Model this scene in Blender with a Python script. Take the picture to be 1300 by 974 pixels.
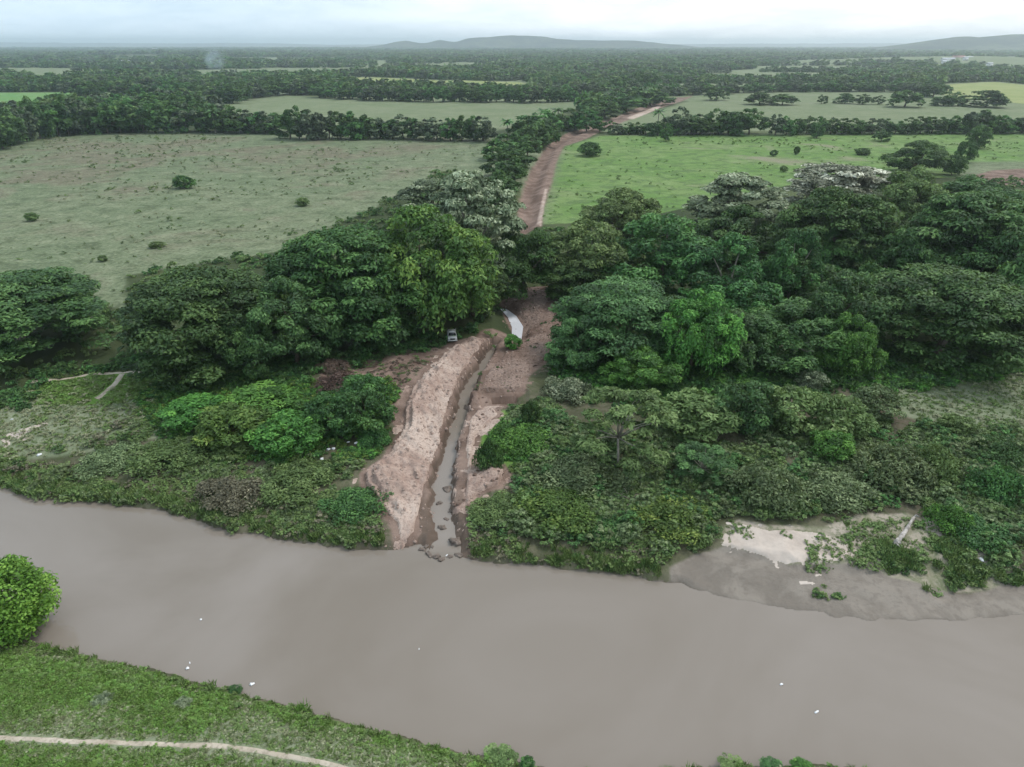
import bpy, math, random
import numpy as np
from mathutils import Vector

random.seed(7)
rng = np.random.default_rng(7)
for o in list(bpy.data.objects):
    bpy.data.objects.remove(o)
sc = bpy.context.scene
COL = sc.collection

# ------------------------------------------------------------------ camera
CAM_H = 55.0
F = 895.0                      # focal length in photo pixels (1300 wide)
HOR = 55.0                     # photo row of the true horizon
PITCH = math.atan((487 - HOR) / F)
cam = bpy.data.cameras.new('camera')
cam.sensor_width = 36.0
cam.lens = 36.0 * F / 1300.0
cam.clip_start = 0.5
cam.clip_end = 60000
camo = bpy.data.objects.new('camera', cam)
camo.location = (0, 0, CAM_H)
camo.rotation_euler = (math.pi / 2 - PITCH, 0, 0)
COL.objects.link(camo)
sc.camera = camo

# ------------------------------------------------------------------ light
SUN_AZ, SUN_EL = math.radians(68), math.radians(58)
SUN_DIR = Vector((math.sin(SUN_AZ) * math.cos(SUN_EL), math.cos(SUN_AZ) * math.cos(SUN_EL), math.sin(SUN_EL)))
sun = bpy.data.lights.new('sun', 'SUN')
sun.energy = 1.5
sun.angle = math.radians(14)
sun.color = (1.0, 0.975, 0.94)
suno = bpy.data.objects.new('sun', sun)
suno.rotation_euler = (-SUN_DIR).to_track_quat('-Z', 'Y').to_euler()
suno.location = (0, 0, 300)
COL.objects.link(suno)

world = bpy.data.worlds.new('World')
sc.world = world
world.use_nodes = True
wt = world.node_tree
wt.nodes.clear()


def nd(t, typ, **kw):
    n = t.nodes.new(typ)
    for k, v in kw.items():
        if k.startswith('i_'):
            n.inputs[k[2:].replace('_', ' ')].default_value = v
        else:
            setattr(n, k, v)
    return n


def lk(t, a, b):
    t.links.new(a, b)


def mixc(t, fac, a, b, blend='MIX'):
    n = t.nodes.new('ShaderNodeMix')
    n.data_type = 'RGBA'
    n.blend_type = blend
    for sock, v in ((n.inputs[0], fac), (n.inputs[6], a), (n.inputs[7], b)):
        if hasattr(v, 'is_linked') or hasattr(v, 'node'):
            t.links.new(v, sock)
        elif isinstance(v, (int, float)):
            sock.default_value = v
        else:
            sock.default_value = (*v, 1) if len(v) == 3 else v
    return n.outputs[2]


def math_(t, op, a, b=None, clamp=False):
    n = t.nodes.new('ShaderNodeMath')
    n.operation = op
    n.use_clamp = clamp
    for i, v in enumerate((a, b)):
        if v is None:
            continue
        if hasattr(v, 'node'):
            t.links.new(v, n.inputs[i])
        else:
            n.inputs[i].default_value = v
    return n.outputs[0]


def ramp(t, fac, lo, hi, a=0.0, b=1.0):
    n = t.nodes.new('ShaderNodeMapRange')
    n.interpolation_type = 'SMOOTHSTEP'
    t.links.new(fac, n.inputs[0])
    n.inputs[1].default_value = lo
    n.inputs[2].default_value = hi
    n.inputs[3].default_value = a
    n.inputs[4].default_value = b
    return n.outputs[0]


def noise(t, vec, scale, detail=4.0, rough=0.55, dist=0.0):
    n = t.nodes.new('ShaderNodeTexNoise')
    n.inputs['Scale'].default_value = scale
    n.inputs['Detail'].default_value = detail
    n.inputs['Roughness'].default_value = rough
    n.inputs['Distortion'].default_value = dist
    if vec is not None:
        t.links.new(vec, n.inputs['Vector'])
    return n.outputs[0]


def build_world():
    t = wt
    out = nd(t, 'ShaderNodeOutputWorld')
    bg = nd(t, 'ShaderNodeBackground')
    bg.inputs[1].default_value = 0.1
    sky = nd(t, 'ShaderNodeTexSky')
    sky.sky_type = 'NISHITA'
    sky.sun_disc = False
    sky.sun_elevation = SUN_EL
    sky.sun_rotation = SUN_AZ
    sky.air_density = 1.0
    sky.dust_density = 1.5
    tc = nd(t, 'ShaderNodeTexCoord')
    nrm = nd(t, 'ShaderNodeVectorMath', operation='NORMALIZE')
    lk(t, tc.outputs['Generated'], nrm.inputs[0])
    sep = nd(t, 'ShaderNodeSeparateXYZ')
    lk(t, nrm.outputs[0], sep.inputs[0])
    zz = math_(t, 'ADD', math_(t, 'MAXIMUM', sep.outputs[2], 0.0), 0.2)
    comb = nd(t, 'ShaderNodeCombineXYZ')
    lk(t, math_(t, 'DIVIDE', sep.outputs[0], zz), comb.inputs[0])
    lk(t, math_(t, 'DIVIDE', sep.outputs[1], zz), comb.inputs[1])
    comb.inputs[2].default_value = 3.7
    n1 = noise(t, comb.outputs[0], 0.55, 6.0, 0.55, 0.4)
    n2 = noise(t, comb.outputs[0], 1.7, 6.0, 0.6, 0.3)
    nn = math_(t, 'ADD', math_(t, 'MULTIPLY', n1, 0.65), math_(t, 'MULTIPLY', n2, 0.35))
    dens = ramp(t, nn, 0.34, 0.64)
    # brighter cloud towards the veiled sun
    dot = nd(t, 'ShaderNodeVectorMath', operation='DOT_PRODUCT')
    lk(t, nrm.outputs[0], dot.inputs[0])
    dot.inputs[1].default_value = (math.sin(SUN_AZ) * 0.9, math.cos(SUN_AZ) * 0.9, 0.436)
    glow = ramp(t, dot.outputs['Value'], -0.1, 0.75)
    cloud_lo = mixc(t, glow, (5.3, 7.2, 8.8), (8.2, 8.9, 9.5))
    cloud_hi = mixc(t, glow, (7.2, 8.6, 9.8), (11.6, 11.8, 12.0))
    cloud = mixc(t, dens, cloud_lo, cloud_hi)
    cover = math_(t, 'ADD', math_(t, 'MULTIPLY', dens, 0.15), 0.80)
    col = mixc(t, cover, sky.outputs[0], cloud)
    lk(t, col, bg.inputs[0])
    lk(t, bg.outputs[0], out.inputs[0])


build_world()
sc.view_settings.view_transform = 'Standard'
sc.view_settings.look = 'None'
sc.view_settings.gamma = 1.0
sc.view_settings.exposure = 0.35
sc.view_settings.use_curve_mapping = False
sc.render.engine = 'CYCLES'
sc.cycles.use_denoising = True
sc.cycles.max_bounces = 6
sc.cycles.diffuse_bounces = 4
sc.cycles.glossy_bounces = 2
sc.cycles.transmission_bounces = 3
sc.cycles.volume_bounces = 2
sc.cycles.use_adaptive_sampling = True
sc.cycles.adaptive_threshold = 0.02

# ------------------------------------------------------------------ projection helpers
CP, SP = math.cos(PITCH), math.sin(PITCH)


def ray(px, py):
    u = (px - 650.0) / F
    v = (487.0 - py) / F
    return np.array((u, CP + v * SP, -SP + v * CP))


def P(px, py, z=0.0):
    d = ray(px, py)
    k = (z - CAM_H) / d[2]
    return np.array((d[0] * k, d[1] * k, z))


def depth_at(y, z):
    return y * CP + (CAM_H - z) * SP


def row_z(py, y):
    """height of the sight line through photo row py at ground distance y"""
    d = ray(650, py)
    return CAM_H + d[2] / d[1] * y


def ss(a, b, x):
    t = np.clip((x - a) / (b - a), 0, 1)
    return t * t * (3 - 2 * t)


def vnoise(x, y, f, seed=0):
    x = np.asarray(x, float) * f + seed * 17.13
    y = np.asarray(y, float) * f - seed * 9.71
    xi, yi = np.floor(x).astype(np.int64), np.floor(y).astype(np.int64)
    fx, fy = x - xi, y - yi
    fx, fy = fx * fx * (3 - 2 * fx), fy * fy * (3 - 2 * fy)

    def h(a, b):
        n = (a * 374761393 + b * 668265263 + seed * 1442695) & 0x7fffffff
        n = ((n ^ (n >> 13)) * 1274126177) & 0x7fffffff
        return ((n ^ (n >> 16)) & 0xffff) / 65535.0
    return (h(xi, yi) * (1 - fx) + h(xi + 1, yi) * fx) * (1 - fy) + (h(xi, yi + 1) * (1 - fx) + h(xi + 1, yi + 1) * fx) * fy


def fnoise(x, y, f, oct=3, seed=0):
    s, a, tot = 0, 1.0, 0
    for i in range(oct):
        s = s + a * vnoise(x, y, f * 2 ** i, seed + i * 5)
        tot += a
        a *= 0.5
    return s / tot


def seg_dist(x, y, line):
    """distance to polyline, and parameter (index) of the nearest point"""
    best = np.full(x.shape, 1e9)
    par = np.zeros(x.shape)
    for i in range(len(line) - 1):
        ax, ay = line[i][:2]
        bx, by = line[i + 1][:2]
        dx, dy = bx - ax, by - ay
        t = np.clip(((x - ax) * dx + (y - ay) * dy) / (dx * dx + dy * dy + 1e-9), 0, 1)
        d = np.hypot(x - ax - t * dx, y - ay - t * dy)
        m = d < best
        best = np.where(m, d, best)
        par = np.where(m, i + t, par)
    return best, par


def inside(x, y, poly):
    r = np.zeros(x.shape, bool)
    n = len(poly)
    for i in range(n):
        ax, ay = poly[i][:2]
        bx, by = poly[(i + 1) % n][:2]
        c = ((ay > y) != (by > y))
        with np.errstate(divide='ignore', invalid='ignore'):
            xx = (bx - ax) * (y - ay) / (by - ay + 1e-12) + ax
        r ^= c & (x < xx)
    return r


def sd_poly(x, y, poly, reach=12.0):
    """signed distance (+ inside), only evaluated close to the polygon"""
    pl = np.array([p[:2] for p in poly])
    out = np.full(x.shape, -reach)
    m = (x > pl[:, 0].min() - reach) & (x < pl[:, 0].max() + reach) & (y > pl[:, 1].min() - reach) & (y < pl[:, 1].max() + reach)
    if not m.any():
        return out
    xs, ys = x[m], y[m]
    d, _ = seg_dist(xs, ys, list(pl) + [pl[0]])
    ins = inside(xs, ys, pl)
    out[m] = np.where(ins, d, -d)
    return out


def pxl(pts, z=3.0):
    return [P(a, b, z) for a, b in pts]


# ------------------------------------------------------------------ layout of the land
FAR_SHORE = pxl([(-700, 520), (-300, 570), (-80, 606), (0, 620), (40, 633), (90, 636), (150, 641), (205, 647), (225, 655), (255, 662), (290, 676),
                 (330, 679), (360, 688), (400, 691), (450, 698), (500, 697), (520, 694), (535, 688), (548, 700), (566, 712), (590, 710), (640, 716), (700, 721),
                 (760, 728), (830, 736), (860, 741), (920, 757), (1000, 774), (1080, 785), (1150, 789), (1230, 786), (1300, 781), (1500, 768), (2100, 740)], 0)
NEAR_SHORE = pxl([(-700, 730), (-200, 785), (0, 812), (70, 823), (130, 836), (200, 851), (280, 874), (310, 884), (370, 896), (440, 917),
                  (520, 938), (580, 953), (640, 965), (700, 976), (800, 982), (930, 973), (1000, 970), (1060, 974), (1150, 984), (1500, 1020), (2400, 1060)], 0)
RIVER = FAR_SHORE + NEAR_SHORE[::-1]
CANAL = [P(562, 706, 0.1), P(566, 680, .2), P(560, 650, .4), P(562, 620, .5), P(572, 575, .7), P(582, 535, .8), P(593, 500, .9), P(608, 474, 1.0), P(625, 448, 1.1), P(632, 437, 1.1)]
CANAL_W = [1.9, 0.75, 0.85, 0.95, 0.65, 0.7, 0.75, 0.65, 0.6, 0.45]
POOL = [P(656, 431, 1.3), P(657, 415, 1.3), P(650, 402, 1.3), P(641, 394, 1.3), P(632, 388, 1.3)]
POOL_W = [0.7, 0.95, 0.75, .45, .15]
BACKCUT = [P(632, 388, 1.6), P(640, 350, 1.8), P(655, 310, 2.0), P(672, 272, 2.0), P(668, 255, 2.0), P(675, 235, 2.), P(685, 212, 2.), P(697, 190, 2.), P(720, 175, 2.), P(750, 163, 2.), P(790, 147, 2.), P(850, 129, 2.)]
SPOIL = pxl([(590, 432), (622, 431), (626, 437), (601, 474), (586, 496), (574, 520), (566, 560), (552, 595), (543, 625), (533, 662), (512, 684), (498, 680), (494, 655),
             (478, 640), (456, 612), (455, 597), (484, 577), (506, 548), (508, 520), (520, 497), (545, 470), (562, 452)], 2.6)
EARTH_R = pxl([(633, 378), (660, 368), (700, 366), (713, 392), (706, 420), (704, 448), (690, 468), (672, 482), (668, 500), (640, 520), (612, 522), (602, 506), (610, 482), (636, 452), (650, 440), (658, 430), (640, 400)], 2.4)
EARTH_M = pxl([(600, 524), (632, 524), (640, 534), (612, 556), (607, 580), (606, 600), (640, 592), (650, 604), (640, 622), (612, 630), (618, 642), (598, 648), (588, 660), (582, 640), (586, 600), (584, 570), (590, 540)], 1.8)
PIT = pxl([(616, 505), (662, 503), (664, 517), (618, 519)], 2.2)
SAND = pxl([(915, 668), (940, 660), (975, 668), (1010, 668), (1045, 672), (1075, 660), (1105, 655), (1150, 655), (1180, 664), (1225, 692), (1215, 702), (1150, 706), (1108, 712), (1060, 717), (1000, 716), (960, 704), (920, 694)], 1.6)
SANDW = pxl([(915, 667), (940, 659), (975, 668), (1010, 668), (1045, 673), (1072, 678), (1090, 690), (1112, 684), (1116, 698), (1100, 712), (1060, 717), (1000, 716), (960, 704), (920, 694)], 1.6)
SAND2 = pxl([(1182, 662), (1195, 668), (1225, 690), (1240, 696), (1228, 700), (1200, 692), (1180, 684), (1170, 670)], 1.7)
MUD = pxl([(852, 742), (850, 725), (880, 706), (920, 698), (960, 708), (1000, 720), (1060, 722), (1100, 720), (1130, 735), (1180, 745), (1230, 752), (1300, 735), (1360, 735), (1360, 790), (1100, 800), (960, 780), (900, 765)], 0.4)
INLET = [P(1195, 752, .3), P(1240, 748, .3), P(1280, 744, .3), P(1330, 741, .3)]

X_BEACH0, X_BEACH1 = P(840, 735)[0], P(905, 745)[0]
FARM = [(P(1222, 78, 3), 16.0, 330.0), (P(200, 72, 3), 12.0, 380.0), (P(165, 82, 3), 6.0, 160.0)]
SPOIL_X, SPOIL_Y = None, None


def H(x, y):
    x = np.atleast_1d(np.asarray(x, float))
    y = np.atleast_1d(np.asarray(y, float))
    z = 3.0 + 0.5 * (fnoise(x, y, 0.012, 2, 3) - 0.5) + 0.22 * (fnoise(x, y, 0.15, 3, 4) - 0.5)
    far = y > 160
    # relief of the wide plain
    z = z + np.where(y > 500, 6.0 * ss(900, 4000, y) * (fnoise(x, y, 0.0011, 2, 8) - 0.5), 0)
    for c, h, r in FARM:
        z = z + h * np.exp(-(((x - c[0]) ** 2 + (y - c[1]) ** 2) / (r * r)))
    m = y < 150
    if m.any():
        xs, ys = x[m], y[m]
        d1, _ = seg_dist(xs, ys, FAR_SHORE)
        d2, _ = seg_dist(xs, ys, NEAR_SHORE)
        ins = inside(xs, ys, [p for p in RIVER])
        wob = (fnoise(xs, ys, 0.6, 3, 11) - 0.5) * 1.1
        nearb = d2 < d1
        d = np.where(nearb, d2, d1)
        sd = np.where(ins, -d, d) + wob * np.where(nearb, 0.7, 1.0)
        beach = ss(X_BEACH0, X_BEACH1, xs)
        rough = (fnoise(xs, ys, 0.35, 3, 21) - 0.5) * 0.5 * ss(0, 2, sd)
        cliff = 0.75 * ss(-.1, 0.9, sd) + 0.55 * ss(0.6, 6, sd) + 0.7 * ss(4, 14, sd) + 1.0 * ss(12, 36, sd) + rough
        flat = 0.12 * ss(0, .6, sd) + 0.5 * ss(0.5, 5.5, sd) + 0.75 * ss(6.2, 8.2, sd) + 0.6 * ss(8, 16, sd) + 1.0 * ss(12, 36, sd) + rough * ss(6, 9, sd) + 0.06 * (fnoise(xs, ys, 0.8, 2, 31) - .5)
        zf = cliff * (1 - beach) + flat * beach
        zn = 0.85 * ss(-.1, 0.9, sd) + 0.9 * ss(0.8, 5, sd) + 0.9 * ss(4, 16, sd) + rough * 0.7
        zl = np.where(nearb, zn, zf)
        zl = np.where(sd < 0, -0.08 + np.maximum(sd * 0.35, -1.6), zl)
        zz = np.where(sd > 38, z[m], np.where(sd < 30, zl, zl + (z[m] - zl) * ss(30, 38, sd)))
        # canal cut
        dc, pc = seg_dist(xs, ys, CANAL)
        w = np.interp(pc, range(len(CANAL_W)), CANAL_W)
        w = w * (1 + 1.3 * (fnoise(xs, ys, 0.5, 3, 41) - 0.5)) + 0.25 + 0.9 * (fnoise(xs, ys, 1.1, 2, 42) - 0.5)
        bot = np.interp(pc, range(len(CANAL)), [p[2] for p in CANAL]) - 0.25
        steep = np.interp(pc, [0, 1, 2.5, 4], [0.45, 1.0, 2.4, 4.0])
        cut = bot + np.maximum(dc - w, 0) * steep + 0.2 * (fnoise(xs, ys, 1.4, 2, 43) - .5)
        cut = np.where(pc >= len(CANAL) - 1.001, 99, cut)
        zz = np.where(dc < 8, np.minimum(zz, np.maximum(cut, -1.6)), zz)
        dc, pc = seg_dist(xs, ys, POOL)
        w = np.interp(pc, range(len(POOL_W)), POOL_W)
        cut = 1.1 + np.maximum(dc - w, 0) * 0.45
        zz = np.where(dc < 9, np.minimum(zz, cut), zz)
        dp = sd_poly(xs, ys, PIT, 3)
        zz = zz - 1.9 * ss(-0.1, 0.2, dp)
        di, _ = seg_dist(xs, ys, INLET)
        zz = np.where(di < 2.5, zz - 0.45 * (1 - ss(0.2, 2.0, di)), zz)
        z[m] = zz
    m = (y > 128) & (y < 900)
    if m.any():
        xs, ys = x[m], y[m]
        dc, pc = seg_dist(xs, ys, BACKCUT)
        w = 1.5
        cut = 1.4 + np.maximum(dc - w, 0) * 0.5
        z[m] = np.where(dc < 8, np.minimum(z[m], cut), z[m])
    return z


def H1(x, y):
    return float(H(x, y)[0])


def G(px, py):
    """ground point seen at a photo position"""
    z = 2.5
    for _ in range(7):
        p = P(px, py, z)
        z2 = H1(p[0], p[1])
        z = z + (z2 - z) * 0.7
    return P(px, py, z)


# ------------------------------------------------------------------ mesh helpers
def mk_mesh(name, verts, faces, tint=None, smooth=False, k=4, pattrs=None, mats=None, midx=None):
    me = bpy.data.meshes.new(name)
    verts = np.asarray(verts, np.float32)
    faces = np.asarray(faces, np.int32)
    me.vertices.add(len(verts))
    me.vertices.foreach_set('co', verts.ravel())
    me.loops.add(faces.size)
    me.loops.foreach_set('vertex_index', faces.ravel())
    me.polygons.add(len(faces))
    me.polygons.foreach_set('loop_start', np.arange(0, faces.size, faces.shape[1], dtype=np.int32))
    me.polygons.foreach_set('loop_total', np.full(len(faces), faces.shape[1], np.int32))
    if smooth:
        me.polygons.foreach_set('use_smooth', np.ones(len(faces), bool))
    if midx is not None:
        me.polygons.foreach_set('material_index', np.asarray(midx, np.int32))
    me.update(calc_edges=True)
    if tint is not None:
        a = me.attributes.new('tint', 'FLOAT', 'FACE')
        a.data.foreach_set('value', np.asarray(tint, np.float32))
    for nme, arr in (pattrs or {}).items():
        a = me.attributes.new(nme, 'FLOAT', 'POINT')
        a.data.foreach_set('value', np.asarray(arr, np.float32))
    for m in (mats or []):
        me.materials.append(m)
    return me


def ob(name, me, parent=None, mat=None, loc=None):
    o = bpy.data.objects.new(name, me)
    COL.objects.link(o)
    if parent is not None:
        o.parent = parent
    if loc is not None:
        o.location = loc
    if mat is not None:
        if len(me.materials) == 0:
            me.materials.append(mat)
        elif me.materials[0] != mat:
            o.material_slots[0].link = 'OBJECT'
            o.material_slots[0].material = mat
    return o


def tag(o, label=None, cat=None, group=None, kind=None):
    if label:
        o['label'] = label
    if cat:
        o['category'] = cat
    if group:
        o['group'] = group
    if kind:
        o['kind'] = kind
    return o


def thing(name, label, cat, loc, rotz=0.0, scale=(1, 1, 1), group=None):
    o = bpy.data.objects.new(name, None)
    o.empty_display_size = 0.5
    COL.objects.link(o)
    o.location = loc
    o.rotation_euler = (0, 0, rotz)
    o.scale = scale
    return tag(o, label, cat, group)


class MB:
    """collects boxes, tubes and lumps into one mesh"""
    def __init__(s):
        s.v, s.f = [], []

    def box(s, c, d, taper=1.0, shear=0.0):
        n = len(s.v)
        for sz in (-1, 1):
            k = taper if sz > 0 else 1.0
            for sx, sy in ((-1, -1), (1, -1), (1, 1), (-1, 1)):
                s.v.append((c[0] + sx * d[0] / 2 * k, c[1] + sy * d[1] / 2 * k + (shear if sz > 0 else 0), c[2] + sz * d[2] / 2))
        for q in ((0, 3, 2, 1), (4, 5, 6, 7), (0, 1, 5, 4), (1, 2, 6, 5), (2, 3, 7, 6), (3, 0, 4, 7)):
            s.f.append(tuple(n + i for i in q))
        return s

    def tube(s, pts, rad, k=8, jit=0.0):
        n = len(s.v)
        pts = [Vector(p) for p in pts]
        for i, p in enumerate(pts):
            a = pts[max(i - 1, 0)]
            b = pts[min(i + 1, len(pts) - 1)]
            t = (b - a).normalized()
            u = t.cross(Vector((0.31, 0.95, 0.05))).normalized()
            w = t.cross(u)
            for j in range(k):
                an = 2 * math.pi * j / k
                r = rad[i] * (1 + random.uniform(-jit, jit))
                q = p + (u * math.cos(an) + w * math.sin(an)) * r
                s.v.append(tuple(q))
        for i in range(len(pts) - 1):
            for j in range(k):
                a, b = n + i * k + j, n + i * k + (j + 1) % k
                s.f.append((a, b, b + k, a + k))
        for base, flip in ((n, True), (n + (len(pts) - 1) * k, False)):
            c = len(s.v)
            s.v.append(tuple(pts[0] if flip else pts[-1]))
            for j in range(0, k, 2):
                a, b, d = base + j, base + (j + 1) % k, base + (j + 2) % k
                s.f.append((c, d, b, a) if flip else (c, a, b, d))
        return s

    def lump(s, c, r, seed=0, amp=0.3, nu=10, nv=7):
        n = len(s.v)
        g = np.random.default_rng(seed)
        ph = g.uniform(0, 6.28, 9)
        for i in range(nv + 1):
            th = math.pi * i / nv
            for j in range(nu):
                an = 2 * math.pi * j / nu
                d = np.array((math.sin(th) * math.cos(an), math.sin(th) * math.sin(an), math.cos(th)))
                k = 1 + amp * (math.sin(2.3 * d[0] * 2 + ph[0]) * .5 + math.sin(3.1 * d[1] * 2 + ph[1]) * .5 + math.sin(4.4 * d[2] + ph[2] + 3 * d[0]) * .5) * .6 + g.uniform(-.07, .07) * (0 < i < nv)
                s.v.append((c[0] + d[0] * r[0] * k, c[1] + d[1] * r[1] * k, c[2] + d[2] * r[2] * k))
        for i in range(nv):
            for j in range(nu):
                a, b = n + i * nu + j, n + i * nu + (j + 1) % nu
                s.f.append((a, a + nu, b + nu, b))
        return s

    def mesh(s, name, mat=None, smooth=False):
        return mk_mesh(name, s.v, s.f, smooth=smooth, mats=[mat] if mat else None)

    def build(s, name, mat, parent=None, smooth=False, loc=None):
        return ob(name, s.mesh(name, mat, smooth), parent, loc=loc)


# ------------------------------------------------------------------ materials
def new_mat(name):
    m = bpy.data.materials.new(name)
    m.use_nodes = True
    t = m.node_tree
    b = t.nodes['Principled BSDF']
    return m, t, b


def simple(name, c, rough=0.7, var=0.25, scale=3.0, spec=0.3, bump=0.0, c2=None):
    m, t, b = new_mat(name)
    tc = nd(t, 'ShaderNodeTexCoord')
    n = noise(t, tc.outputs['Object'], scale, 5, 0.6)
    c2 = c2 or tuple(x * (1 - var) for x in c)
    lk(t, mixc(t, ramp(t, n, 0.3, 0.7), c2, c), b.inputs['Base Color'])
    b.inputs['Roughness'].default_value = rough
    b.inputs['Specular IOR Level'].default_value = spec
    if bump:
        bp = nd(t, 'ShaderNodeBump')
        bp.inputs['Strength'].default_value = bump
        bp.inputs['Distance'].default_value = 0.1
        lk(t, n, bp.inputs['Height'])
        lk(t, bp.outputs[0], b.inputs['Normal'])
    return m


def leaf(name, dark, mid, light, trans=0.26, rough=0.55, pos=(0.1, 0.55, 0.95), k=1.62):
    """leaf colour: varies leaf by leaf, spray by spray and plant by plant"""
    dark, mid, light = [tuple(c * kk for c in q) for q, kk in ((dark, k * 0.75), (mid, k), (light, k * 1.15))]
    m, t, b = new_mat(name)
    at = nd(t, 'ShaderNodeAttribute', attribute_name='tint')
    oi = nd(t, 'ShaderNodeObjectInfo')
    cr = nd(t, 'ShaderNodeValToRGB')
    e = cr.color_ramp.elements
    e[0].position, e[0].color = pos[0], (*dark, 1)
    e[1].position, e[1].color = pos[2], (*light, 1)
    em = e.new(pos[1])
    em.color = (*mid, 1)
    lk(t, at.outputs['Fac'], cr.inputs[0])
    hs = nd(t, 'ShaderNodeHueSaturation')
    lk(t, cr.outputs[0], hs.inputs['Color'])
    lk(t, math_(t, 'ADD', math_(t, 'MULTIPLY', oi.outputs['Random'], 0.02), 0.49), hs.inputs['Hue'])
    lk(t, math_(t, 'ADD', math_(t, 'MULTIPLY', oi.outputs['Random'], 0.3), 0.85), hs.inputs['Value'])
    hs.inputs['Saturation'].default_value = 1.0
    lk(t, hs.outputs[0], b.inputs['Base Color'])
    b.inputs['Roughness'].default_value = rough
    b.inputs['Specular IOR Level'].default_value = 0.25
    tr = nd(t, 'ShaderNodeBsdfTranslucent')
    lk(t, mixc(t, 0.5, hs.outputs[0], (0.12, 0.16, 0.02)), tr.inputs[0])
    mx = nd(t, 'ShaderNodeMixShader')
    mx.inputs[0].default_value = trans
    lk(t, b.outputs[0], mx.inputs[1])
    lk(t, tr.outputs[0], mx.inputs[2])
    lk(t, mx.outputs[0], t.nodes['Material Output'].inputs[0])
    return m


M = {}
M['leaf_dark'] = leaf('leaf_dark_green', (0.025, 0.053, 0.02), (0.046, 0.094, 0.03), (0.09, 0.155, 0.046))
M['leaf_mid'] = leaf('leaf_mid_green', (0.024, 0.058, 0.022), (0.046, 0.112, 0.034), (0.09, 0.185, 0.05))
M['leaf_teal'] = leaf('leaf_blue_green', (0.03, 0.06, 0.025), (0.053, 0.108, 0.038), (0.094, 0.175, 0.056))
M['leaf_bright'] = leaf('leaf_bright_green', (0.032, 0.078, 0.02), (0.058, 0.145, 0.03), (0.115, 0.235, 0.045))
M['leaf_yellow'] = leaf('leaf_yellow_green', (0.04, 0.075, 0.02), (0.075, 0.13, 0.03), (0.17, 0.22, 0.05))
M['leaf_vine'] = leaf('leaf_creeper', (0.035, 0.072, 0.02), (0.062, 0.13, 0.03), (0.135, 0.205, 0.045))
M['leaf_silver'] = leaf('leaf_silver_green', (0.05, 0.07, 0.038), (0.10, 0.13, 0.07), (0.26, 0.29, 0.19), 0.08)
M['leaf_pale'] = leaf('leaf_whitish', (0.07, 0.08, 0.05), (0.16, 0.17, 0.115), (0.44, 0.44, 0.35), 0.05)
M['leaf_olive'] = leaf('leaf_olive', (0.05, 0.083, 0.028), (0.092, 0.145, 0.048), (0.155, 0.215, 0.08))
M['leaf_lime'] = leaf('leaf_glossy_lime', (0.035, 0.08, 0.012), (0.08, 0.165, 0.022), (0.17, 0.28, 0.05))
M['leaf_grey'] = leaf('leaf_grey_scrub', (0.055, 0.08, 0.036), (0.10, 0.138, 0.062), (0.18, 0.222, 0.108))
M['leaf_brown'] = leaf('leaf_dead_brown', (0.05, 0.047, 0.03), (0.085, 0.08, 0.05), (0.14, 0.13, 0.085), 0.03)
M['leaf_red'] = leaf('leaf_red_brown', (0.045, 0.032, 0.025), (0.075, 0.05, 0.04), (0.12, 0.085, 0.065), 0.03)
M['leaf_far'] = leaf('leaf_far_wood', (0.034, 0.05, 0.03), (0.055, 0.078, 0.042), (0.10, 0.125, 0.065), 0.05)
M['grass'] = leaf('grass_blades', (0.075, 0.14, 0.028), (0.10, 0.18, 0.038), (0.145, 0.23, 0.06), 0.2)
M['grass_dry'] = leaf('grass_dry', (0.12, 0.135, 0.075), (0.175, 0.19, 0.11), (0.27, 0.275, 0.17), 0.15)
M['grass_dark'] = leaf('grass_dark', (0.06, 0.095, 0.028), (0.095, 0.145, 0.045), (0.15, 0.20, 0.07), 0.15)
M['bark'] = simple('bark', (0.16, 0.13, 0.10), 0.9, 0.5, 1.5, 0.1, 0.5)
M['bark_pale'] = simple('bark_pale', (0.33, 0.30, 0.25), 0.9, 0.4, 1.5, 0.1, 0.4)
M['twig'] = simple('dead_twig', (0.27, 0.22, 0.18), 0.9, 0.4, 2.0, 0.1)


def earth_mat(name, c1, c2, c3, bumpd=0.25, rough=0.95, sc1=0.5, speck=0.5):
    m, t, b = new_mat(name)
    tc = nd(t, 'ShaderNodeTexCoord')
    v = tc.outputs['Object']
    n1 = noise(t, v, sc1, 6, 0.6, 0.4)
    n2 = noise(t, v, sc1 * 5, 6, 0.68)
    n3 = noise(t, v, sc1 * 0.22, 3, 0.5)
    c = mixc(t, ramp(t, n1, 0.34, 0.68), c2, c1)
    c = mixc(t, ramp(t, n3, 0.42, 0.68), c, c3)
    c = mixc(t, ramp(t, n2, 0.52, 0.36, 0.0, speck), c, tuple(x * 0.5 for x in c2))
    lk(t, c, b.inputs['Base Color'])
    b.inputs['Roughness'].default_value = rough
    b.inputs['Specular IOR Level'].default_value = 0.15
    bp = nd(t, 'ShaderNodeBump')
    bp.inputs['Strength'].default_value = 0.9
    bp.inputs['Distance'].default_value = bumpd
    lk(t, math_(t, 'ADD', n2, n1), bp.inputs['Height'])
    lk(t, bp.outputs[0], b.inputs['Normal'])
    return m


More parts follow.
